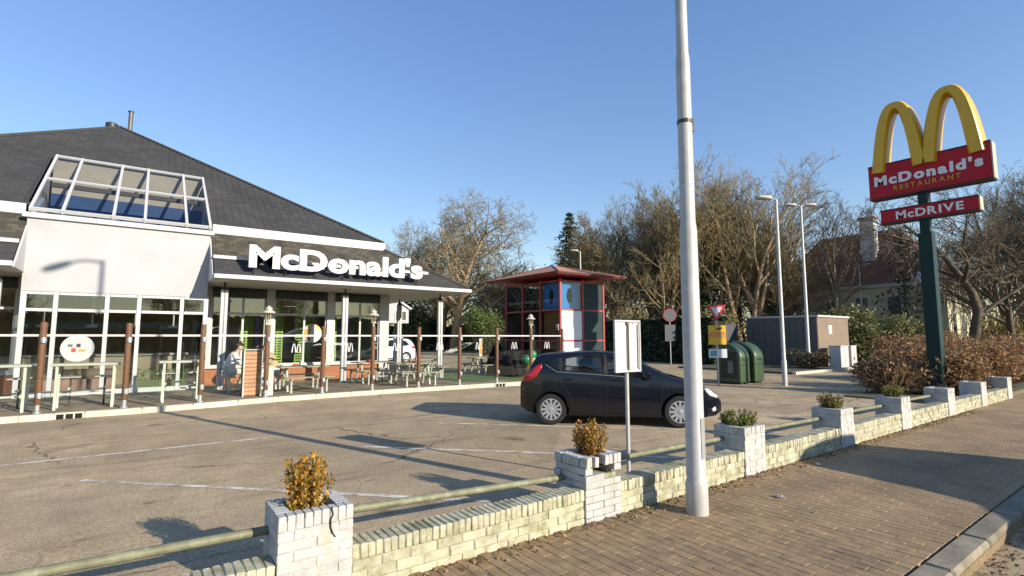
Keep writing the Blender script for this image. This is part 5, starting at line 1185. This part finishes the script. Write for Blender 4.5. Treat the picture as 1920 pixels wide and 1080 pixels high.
tree('bare_tree','tall3',50.0,25.2,17.5,5.2,'bare multi-stemmed tree behind the single lamp head',BARKW,TWIG)
tree('bare_tree','tall',39.5,36.0,15.5,4.6,'bare tree between conifer and brown beeches',BARKW,TWIG)
tree('bare_tree','tall',60.0,5.6,16.5,.2,'bare tree standing far along the street at right',BARK,TWIG)
# conifers
NEED = M('dark_needles', (.035,.062,.030), .8, .25, island=.45, c2=(.070,.090,.038)); NEED2 = M('grey_green_needles', (.055,.075,.050), .8, .25, island=.4, c2=(.09,.10,.06))
def conifer(x, y, h, rad, lb, mat, n=15000, seed=1, gap=1.0):
    r = np.random.default_rng(seed); t = thing('conifer', lb, 'tree', (x,y,-.12), 0, 'conifers'); m = MB(False); m.tube((0,0,0),(0,0,h*.98),h*.018,.02,8); C = []
    z = h*.12; k = 0
    while z < h*.985:
        R_ = rad*(1-z/h)**.85*(.75+.5*r.random()); nb = 5
        for b in range(nb):
            a = 2*PI*(b/nb)+k*.7+r.random()*.5; ln = R_*(.7+.5*r.random()); e = np.array([math.cos(a)*ln, math.sin(a)*ln, z-ln*.22+.05*ln]); s = np.array([0,0,z]); m.tube(s, e, .03, .008, 4)
            q = int(n/300*(.3+ln/rad)); u = r.random(q)**.6; pts = s+(e-s)*u[:,None]+r.normal(size=(q,3))*np.array([.22,.22,.10])*(.5+ln/rad*.8); pts[:,2] -= .12*r.random(q)*ln*.5; C.append(pts)
        z += h*.024*gap*(.8+.4*r.random()); k += 1
    V, Q = leaf_quads(np.concatenate(C), .34, .38); m.build('trunk', BARKD, t); obj('crown', np_mesh('crown', V, Q), mat, t)
conifer(35.4, 38.6, 14.9, 4.3, 'dark green conifer behind the play tower', NEED, 20000, 5, 1.25)
conifer(52.5, 59.0, 14.0, 3.2, 'distant dark conifer in the gap left of the nearer conifer', NEED, 7000, 6)
conifer(48.6, 14.3, 10.8, 2.6, 'thin grey-green conifer beside the pylon pole', NEED2, 4200, 7, 1.7)
# leafy shrubs
tree('beech_tree','beech2',43.5,47.0,10.5,3.5,'low brown-leaved beech in the gap left of the conifer',BARKW,TWIGW,LB2,group='brown-leaved trees')
tree('bare_tree','tall',41.0,52.0,12.0,2.4,'bare tree standing in the gap left of the conifer',BARK,TWIG)
tree('bare_tree','oak2',40.5,56.5,11.5,.8,'low bare oak between the wide oak and the conifer',BARK,TWIG,wide=1.1)
tree('bare_tree','tall',38.3,39.8,14.2,1.3,'bare tree close to the right side of the conifer',BARKW,TWIG)
tree('bare_tree','tall3',57.0,9.5,17.0,1.0,'bare multi-stemmed tree behind the crooked one at right',BARK,TWIG)
tree('bare_tree','oak2',63.0,7.5,17.5,3.0,'large bare oak near the right edge',BARK,TWIG)
def bush(nm, x, y, rx, ry, h, n, size, mat, lb, grp, seed, twigm=None, z0=0.0, cat='bush', tw=60):
    r = np.random.default_rng(seed); t = thing(nm, lb, cat, (x,y,z0), r.random()*6, grp); lobes = []
    for k in range(9): a = r.random()*2*PI; q = r.random()**.5*.6; lobes.append((math.cos(a)*q*rx, math.sin(a)*q*ry, h*(.30+.42*r.random()), (.34+.25*r.random())))
    lobes.append((0,0,h*.4,.62)); C = []
    for lx, ly, lz, lr in lobes:
        q = n//len(lobes); d = r.normal(size=(q,3)); d /= np.linalg.norm(d,axis=1)[:,None]; u = r.random(q)**.38; pts = d*u[:,None]*np.array([rx*lr, ry*lr, h*.55*lr+.05*h])*(1+.22*np.sin(d[:,0]*7+lx)*np.sin(d[:,1]*6))[:,None]+np.array([lx,ly,lz]); C.append(pts)
    C = np.concatenate(C); C = C[C[:,2] > .02*h]; sk = rng.random(len(C)) < .06; C[sk] += rng.normal(size=(sk.sum(),3))*np.array([rx,ry,h])*.10; C[:,2] = np.abs(C[:,2])
    V, Q = leaf_quads(C, size, .5, .3); m = MB(False)
    for k in range(tw): a = r.random()*2*PI; q = r.random()**.6; e = np.array([math.cos(a)*q*rx*1.05, math.sin(a)*q*ry*1.05, h*(.35+.72*r.random())*(1-.35*q)]); m.tube((math.cos(a)*q*rx*.3, math.sin(a)*q*ry*.3, 0), e, .012*(.5+h*.3), .004, 4)
    m.build('stems', twigm or TWIGD, t); obj('foliage', np_mesh('foliage', V, Q), mat, t); return t
EVG = M('evergreen_leaf', (.09,.15,.03), .5, .2, island=.5, c2=(.17,.21,.05), sss=True); RHO = M('rhododendron_leaf', (.08,.10,.035), .5, .2, island=.5, c2=(.20,.18,.07), sss=True); DKL = M('dark_ivy_leaf', (.022,.045,.014), .6, .2, island=.5, c2=(.05,.075,.02)); RBR = M('red_brown_leaf', (.34,.155,.085), .8, .2, island=.45, c2=(.24,.19,.08), sss=True); HDG = M('dark_hedge_leaf', (.016,.034,.014), .6, .2, island=.5, c2=(.035,.055,.02))
bush('evergreen_bush',26.3,40.2,2.2,2.0,4.7,9000,.20,EVG,'round bright evergreen bush left of the play tower','evergreen shrubs',61,z0=0)
bush('ivy_thicket',26.5,56.5,2.6,2.2,6.6,8000,.26,DKL,'dark ivy-green thicket behind the porch corner column','evergreen shrubs',62); bush('ivy_thicket',30.5,60.0,2.2,2.0,6.0,6000,.26,DKL,'smaller dark thicket left of the wide oak trunk','evergreen shrubs',63)
bush('ivy_thicket',40.5,27.5,2.0,1.8,6.2,6000,.24,DKL,'dark evergreen thicket among the beech trunks left of the lamp post','evergreen shrubs',68); bush('ivy_thicket',46.0,23.5,1.8,1.8,5.2,5000,.24,DKL,'dark evergreen thicket behind the shed','evergreen shrubs',69)
bush('rhododendron',39.6,15.8,3.4,3.0,4.5,13000,.22,RHO,'big dark green rhododendron behind the brown shed','evergreen shrubs',64); bush('rhododendron',42.5,13.2,2.6,2.4,3.4,7000,.22,RHO,'lower rhododendron right of the shed','evergreen shrubs',65)
bush('low_shrub',28.9,13.0,1.1,1.5,1.0,4500,.10,M('low_brown_leaf',(.10,.062,.028),.8,.2,island=.4,c2=(.07,.07,.025)),'low brown-green shrub at the foot of the double lamp post','evergreen shrubs',66,z0=.09); bush('low_shrub',33.8,11.3,.7,.6,.55,2000,.10,M('low_brown_leaf',(.1,.06,.03)),'small brown shrub right of the white cabinets','evergreen shrubs',67)
for i, (x, y, rx, ry, h, lb) in enumerate([(18.6,6.0,1.15,.9,1.35,'leftmost red-brown bush below the pylon sign'),(19.9,4.75,1.25,.85,1.70,'red-brown bush right at the foot of the pylon'),(20.9,6.1,1.5,1.1,1.75,'red-brown bush behind the pylon foot'),(22.2,4.9,1.5,1.0,2.0,'tall red-brown bush right of the pylon'),(24.4,4.9,1.7,1.1,2.05,'red-brown bush third to the right of the pylon'),(25.5,7.0,2.0,1.3,2.1,'red-brown bush in the rear row behind the pylon'),(27.5,5.0,1.9,1.2,2.15,'red-brown bush at the right edge'),(31.5,5.6,2.2,1.5,2.3,'red-brown bush cut by the right edge'),(30.0,8.6,2.2,1.5,2.2,'olive-brown bush between shed and pylon'),(36.5,9.5,2.5,1.8,2.3,'olive-brown bush right behind the shed corner'),(37.5,5.5,2.5,1.6,2.4,'farthest red-brown bush along the wall')]):
    bush('red_brown_bush',x,y,rx,ry,h*.86,6500,.105+.02*(x>24),RBR,lb,'red-brown bushes along the street wall',80+i,TWIGW,.03,tw=140)
# hedges and fence
def hedge(p, q, h, th, lb, seed, n=26000, size=.22):
    r = np.random.default_rng(seed); a = Vector((*p,0)); b = Vector((*q,0)); L = (b-a).length; d = (b-a)/L; nn = Vector((-d.y,d.x,0)); t = thing('hedge', lb, 'hedge', (*((a+b)/2)[:2], -.12), math.atan2(d.y,d.x), 'dark hedges')
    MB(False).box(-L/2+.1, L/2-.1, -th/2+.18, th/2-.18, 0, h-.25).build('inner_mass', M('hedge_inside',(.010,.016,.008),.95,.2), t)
    u = r.random((n,3)); f = r.integers(0,4,n); C = np.column_stack([(u[:,0]-.5)*L, np.where(f<2, -th/2+.16*u[:,1], np.where(f<3, (u[:,1]-.5)*th, th/2-.16*u[:,1])), np.where((f==2), h-.18*u[:,2]+.10*np.sin(u[:,0]*L*1.3), u[:,2]*h)])
    V, Q = leaf_quads(C, size, .6); obj('foliage', np_mesh('foliage', V, Q), HDG, t)
hedge((22.0,69.5),(37.5,63.0),3.2,1.6,'dark clipped hedge behind the parked dark car at the back',71,12000,.3); hedge((31.3,37.0),(28.9,18.0),3.1,1.3,'dark clipped hedge right of the play tower',72,26000)
FB = M('grey_fence_board', (.075,.080,.088), .85, .2, 5, rnd=.15)
t = thing('board_fence', 'dark grey vertical board fence left of the play tower', 'fence', (34, 50, -.12)); a = Vector((36.8,62.0,0)); b = Vector((31.4,37.2,0)); L = (b-a).length; d = (b-a)/L; nb = 150; me = unit_box('fb', .155, .025, 2.75, .004); me.materials.append(FB)
for i in range(nb):
    o = bpy.data.objects.new('board', me); col.objects.link(o); o.parent = t; c = a+d*(L*(i+.5)/nb); o.location = c-t.location+Vector((0,0,1.36)); o.rotation_euler = (0,0,math.atan2(d.y,d.x))
for i in range(11): c = a+d*(L*i/10); MB().box(c.x+.05, c.x+.17, c.y-.06, c.y+.06, -.1, 2.85).build('post', FB, t)
t = thing('board_fence', 'short dark fence panel left of the brown shed behind the containers', 'fence', (29.6, 17.6, -.12)); me2 = unit_box('fb2', .14, .025, 2.5, .004); me2.materials.append(FB)
for i in range(8): o = bpy.data.objects.new('board', me2); col.objects.link(o); o.parent = t; o.location = (-.65+i*.15, 0, 1.36)
for x in (-.72,.55): MB(False).box(x-.05,x+.05,.03,.11,0,2.7).build('post', FB, t)
# woodland beyond: tangle of stems and dead leaves that reads as one mass
r = np.random.default_rng(5); m = MB(False); C = []
for i in range(900):
    u = r.random(); ang = R(-12+u*96); D = r.uniform(72,112); x, y = math.sin(ang)*D, math.cos(ang)*D
    if y < -5 or (x < 40 and y < 66): continue
    h = r.uniform(4.5,10.5); lx, ly = r.normal(size=2)*.8; m.tube((x,y,-.2),(x+lx,y+ly,h),r.uniform(.05,.14),.02,4)
    for q in range(4): z = h*r.uniform(.3,.9); a = r.random()*2*PI; ln = r.uniform(1,2.4); m.tube((x+lx*z/h,y+ly*z/h,z),(x+lx*z/h+math.cos(a)*ln,y+ly*z/h+math.sin(a)*ln,z+ln*.9),.03,.008,3)
    C.append(np.column_stack([x+r.normal(size=34)*1.2, y+r.normal(size=34)*1.2, np.abs(r.normal(size=34))*h*.42+.1]))
wd = m.build('woodland_stems', TWIGW, kind='stuff'); tag(wd, 'tangle of bare stems in the far woodland along the horizon', 'woodland')
V, Q = leaf_quads(np.concatenate(C), .55, .6); wl_ = obj('woodland_undergrowth', np_mesh('woodland', V, Q), LB2, kind='stuff'); tag(wl_, 'brown and olive undergrowth of the far woodland', 'undergrowth')
# brown thicket between hedge and beeches
for i, (x, y, rx, h, lb) in enumerate([(33.5,28,2.6,4.5,'brown thicket behind the hedge right of the play tower'),(34.5,22.5,2.6,4.6,'brown thicket behind the hedge at the tall lamp post'),(37.5,45,2.8,5.0,'brown thicket left of the conifer foot'),(33.0,54.0,2.6,4.4,'brown thicket below the wide oak'),(46,20,3.0,3.6,'brown thicket between the pale multi-stemmed trunks and the villa'),(49,14,2.6,2.8,'brown thicket in front of the villa'),(53,9.0,2.8,3.4,'brown thicket right of the pylon pole'),(60,8.5,3.2,4.4,'brown thicket at the right edge below the bare trees')]):
    bush('bramble_thicket',x,y,rx,rx*.9,h,4500,.20,LB2 if i%2 else LB,lb,'brown thickets',100+i,TWIGW,-.1,tw=90)
# ------------------------------------------------------------------ villa behind the trees
VW = M('villa_cream', (.66,.60,.42), .85, .08, 2); VR = M('villa_red_tile', (.17,.060,.036), .85, .2, 6, .3, 12, c2=(.22,.09,.05), scale2=2); VWH = M('villa_white', (.62,.6,.55), .8, .05)
t = thing('villa', 'cream villa with dark red tiled roof and white chimneys behind the trees', 'house', (68, 21, -.12)); vil = t
x0, x1, y0, y1 = 63, 74, 17.0, 29.5; MB().box(x0, x1, y0, y1, -.12, 6.4).build('wall', VW, t)
rm = MB().quad((x0-.4,y0-.4,6.3),(x0-.4,y1+.4,6.3),(x0+4.2,y1-2.8,11.6),(x0+4.2,y0+3.2,11.6)).quad((x1+.4,y0-.4,6.3),(x1+.4,y1+.4,6.3),(x0+4.2,y1-2.8,11.6),(x0+4.2,y0+3.2,11.6)).quad((x0-.4,y0-.4,6.3),(x1+.4,y0-.4,6.3),(x0+4.2,y0+3.2,11.6)).quad((x0-.4,y1+.4,6.3),(x1+.4,y1+.4,6.3),(x0+4.2,y1-2.8,11.6)); ro = rm.build('roof', VR, t)
for x, y, z0, z1 in ((65.0,21.8,8.0,12.4),(65.2,29.2,6.5,11.2)): c = MB().box(x-.45,x+.45,y-.55,y+.55,z0,z1).build('chimney', VWH, ro); MB().box(x-.55,x+.55,y-.65,y+.65,z1+.001,z1+.2).build('chimney_cap', VR, c)
# front wing with curved white gable
g0, g1 = 59.0, 64.0; MB().box(g0, g1, 15.2, 22.0, -.12, 5.6).build('wing_wall', VW, t); MB().box(g0-.15, g1, 15.05, 22.15, 5.601, 5.85).build('wing_cornice', VWH, t)
MB().prism([(g0,5.85),(g1+3,5.85),(g1+2.6,7.0),(g1+1.2,7.4),(g1+.4,9.0),(g0+3.4,9.0),(g0+2.6,7.6),(g0+1,7.0)], 16.8, 17.0, 'y').build('gable', VWH, t)
for y in (18.4, 20.6): fo = MB().box(g0-.06, g0-.001, y-.5, y+.5, 3.2, 4.9).build('window', VWH, t); MB().box(g0-.07, g0-.061, y-.4, y+.4, 3.3, 4.8).build('pane', M('villa_pane',(.05,.06,.075),.15,.1), fo)
for x in (60.2, 62.4): fo = MB().box(x-.5, x+.5, 15.14, 15.199, 1.2, 3.4).build('window', VWH, t); MB().box(x-.4, x+.4, 15.12, 15.139, 1.3, 3.3).build('pane', M('villa_pane',(.05,.06,.075)), fo)
for y in (24.5, 27.5): fo = MB().box(x0-.06, x0-.001, y-.5, y+.5, 3.2, 4.9).build('window', VWH, t); MB().box(x0-.07, x0-.061, y-.4, y+.4, 3.3, 4.8).build('pane', M('villa_pane',(.05,.06,.075)), fo)
vil.location = (60.5, 18.6, -.12); vil.scale = (1.05, 1.08, 1.06)
# ------------------------------------------------------------------ the far side of the road, behind the viewer (seen only in reflections)
hedge((-75,-40.0),(75,-40.0),4.6,2.0,'long tall hedge added unseen behind the viewer to shape the window reflections',75,16000,.7)  # added hedge, its height set by what the windows should reflect
for i, (x, key) in enumerate([(-30,'beech'),(-14,'beech2'),(4,'beech'),(20,'beech2'),(36,'beech')]):
    tree('beech_tree', key, x, -47-(i%2)*4, 11.5, i*1.3, ['brown beech across the road, far left','brown beech across the road, left of centre','brown beech across the road, straight behind the viewer','brown beech across the road, right of centre','brown beech across the road, far right'][i], BARKW, TWIGW, LB, group='trees across the road')

# ------------------------------------------------------------------ leaf litter along wall foot and gutter
r = np.random.default_rng(9); n = 1500
xa = r.uniform(.6, 16, n); ya = 3.62-np.abs(r.normal(size=n))*.10; za = np.full(n, .004)
xb = r.uniform(3.5, 14, 700); yb = 1.27-np.abs(r.normal(size=700))*.12; zb = np.full(700, -.104)
xc = r.uniform(-3, 16, 700); yc = 3.88+np.abs(r.normal(size=700))*.25; zc = np.full(700, .006)
C = np.column_stack([np.concatenate([xa,xb,xc]), np.concatenate([ya,yb,yc]), np.concatenate([za,zb,zc])]); n = len(C)
a = r.random(n)*2*PI; sz = r.uniform(.008,.026,n); d1 = np.column_stack([np.cos(a)*sz, np.sin(a)*sz, r.normal(size=n)*.006]); d2 = np.column_stack([-np.sin(a)*sz*.55, np.cos(a)*sz*.55, r.normal(size=n)*.006])
V = np.stack([C-d1, C+d2, C+d1, C-d2],1).reshape(-1,3); V[:,2] += .004
lt = obj('leaf_litter', np_mesh('leaf_litter', V, np.arange(4*n).reshape(-1,4)), M('litter_leaf', (.13,.075,.035), .9, .2, island=.5, c2=(.25,.17,.08)), kind='stuff'); tag(lt, 'small dead leaves scattered along the wall foot and gutter', 'leaves')

TRAY = M('tray_brown', (.20,.10,.05), .6, .1); CUPW = M('white_paper', (.6,.6,.58))
for i, (x, y, lb) in enumerate([(4.0,16.6,'brown serving tray with paper cup on the table right of the bin'),(6.8,18.0,'brown serving tray with paper cup on the table by the second lantern'),(7.8,16.4,'brown serving tray with paper cup on the table at the glass screen')]):
    g = thing('serving_tray', lb, 'tray', (x, y, .8535), .3*i, 'trays left on the picnic tables'); MB(False).box(-.20,.20,-.14,.14,0,.018,.006).build('tray', TRAY, g); MB(False).lathe([(.032,.0181),(.044,.15),(.044,.16)],.06,.02,14).build('cup', CUPW, g, True); MB(False).box(-.14,-.02,-.08,.06,.0181,.075,.006).build('food_box', M('red_paper',(.6,.05,.03)), g)
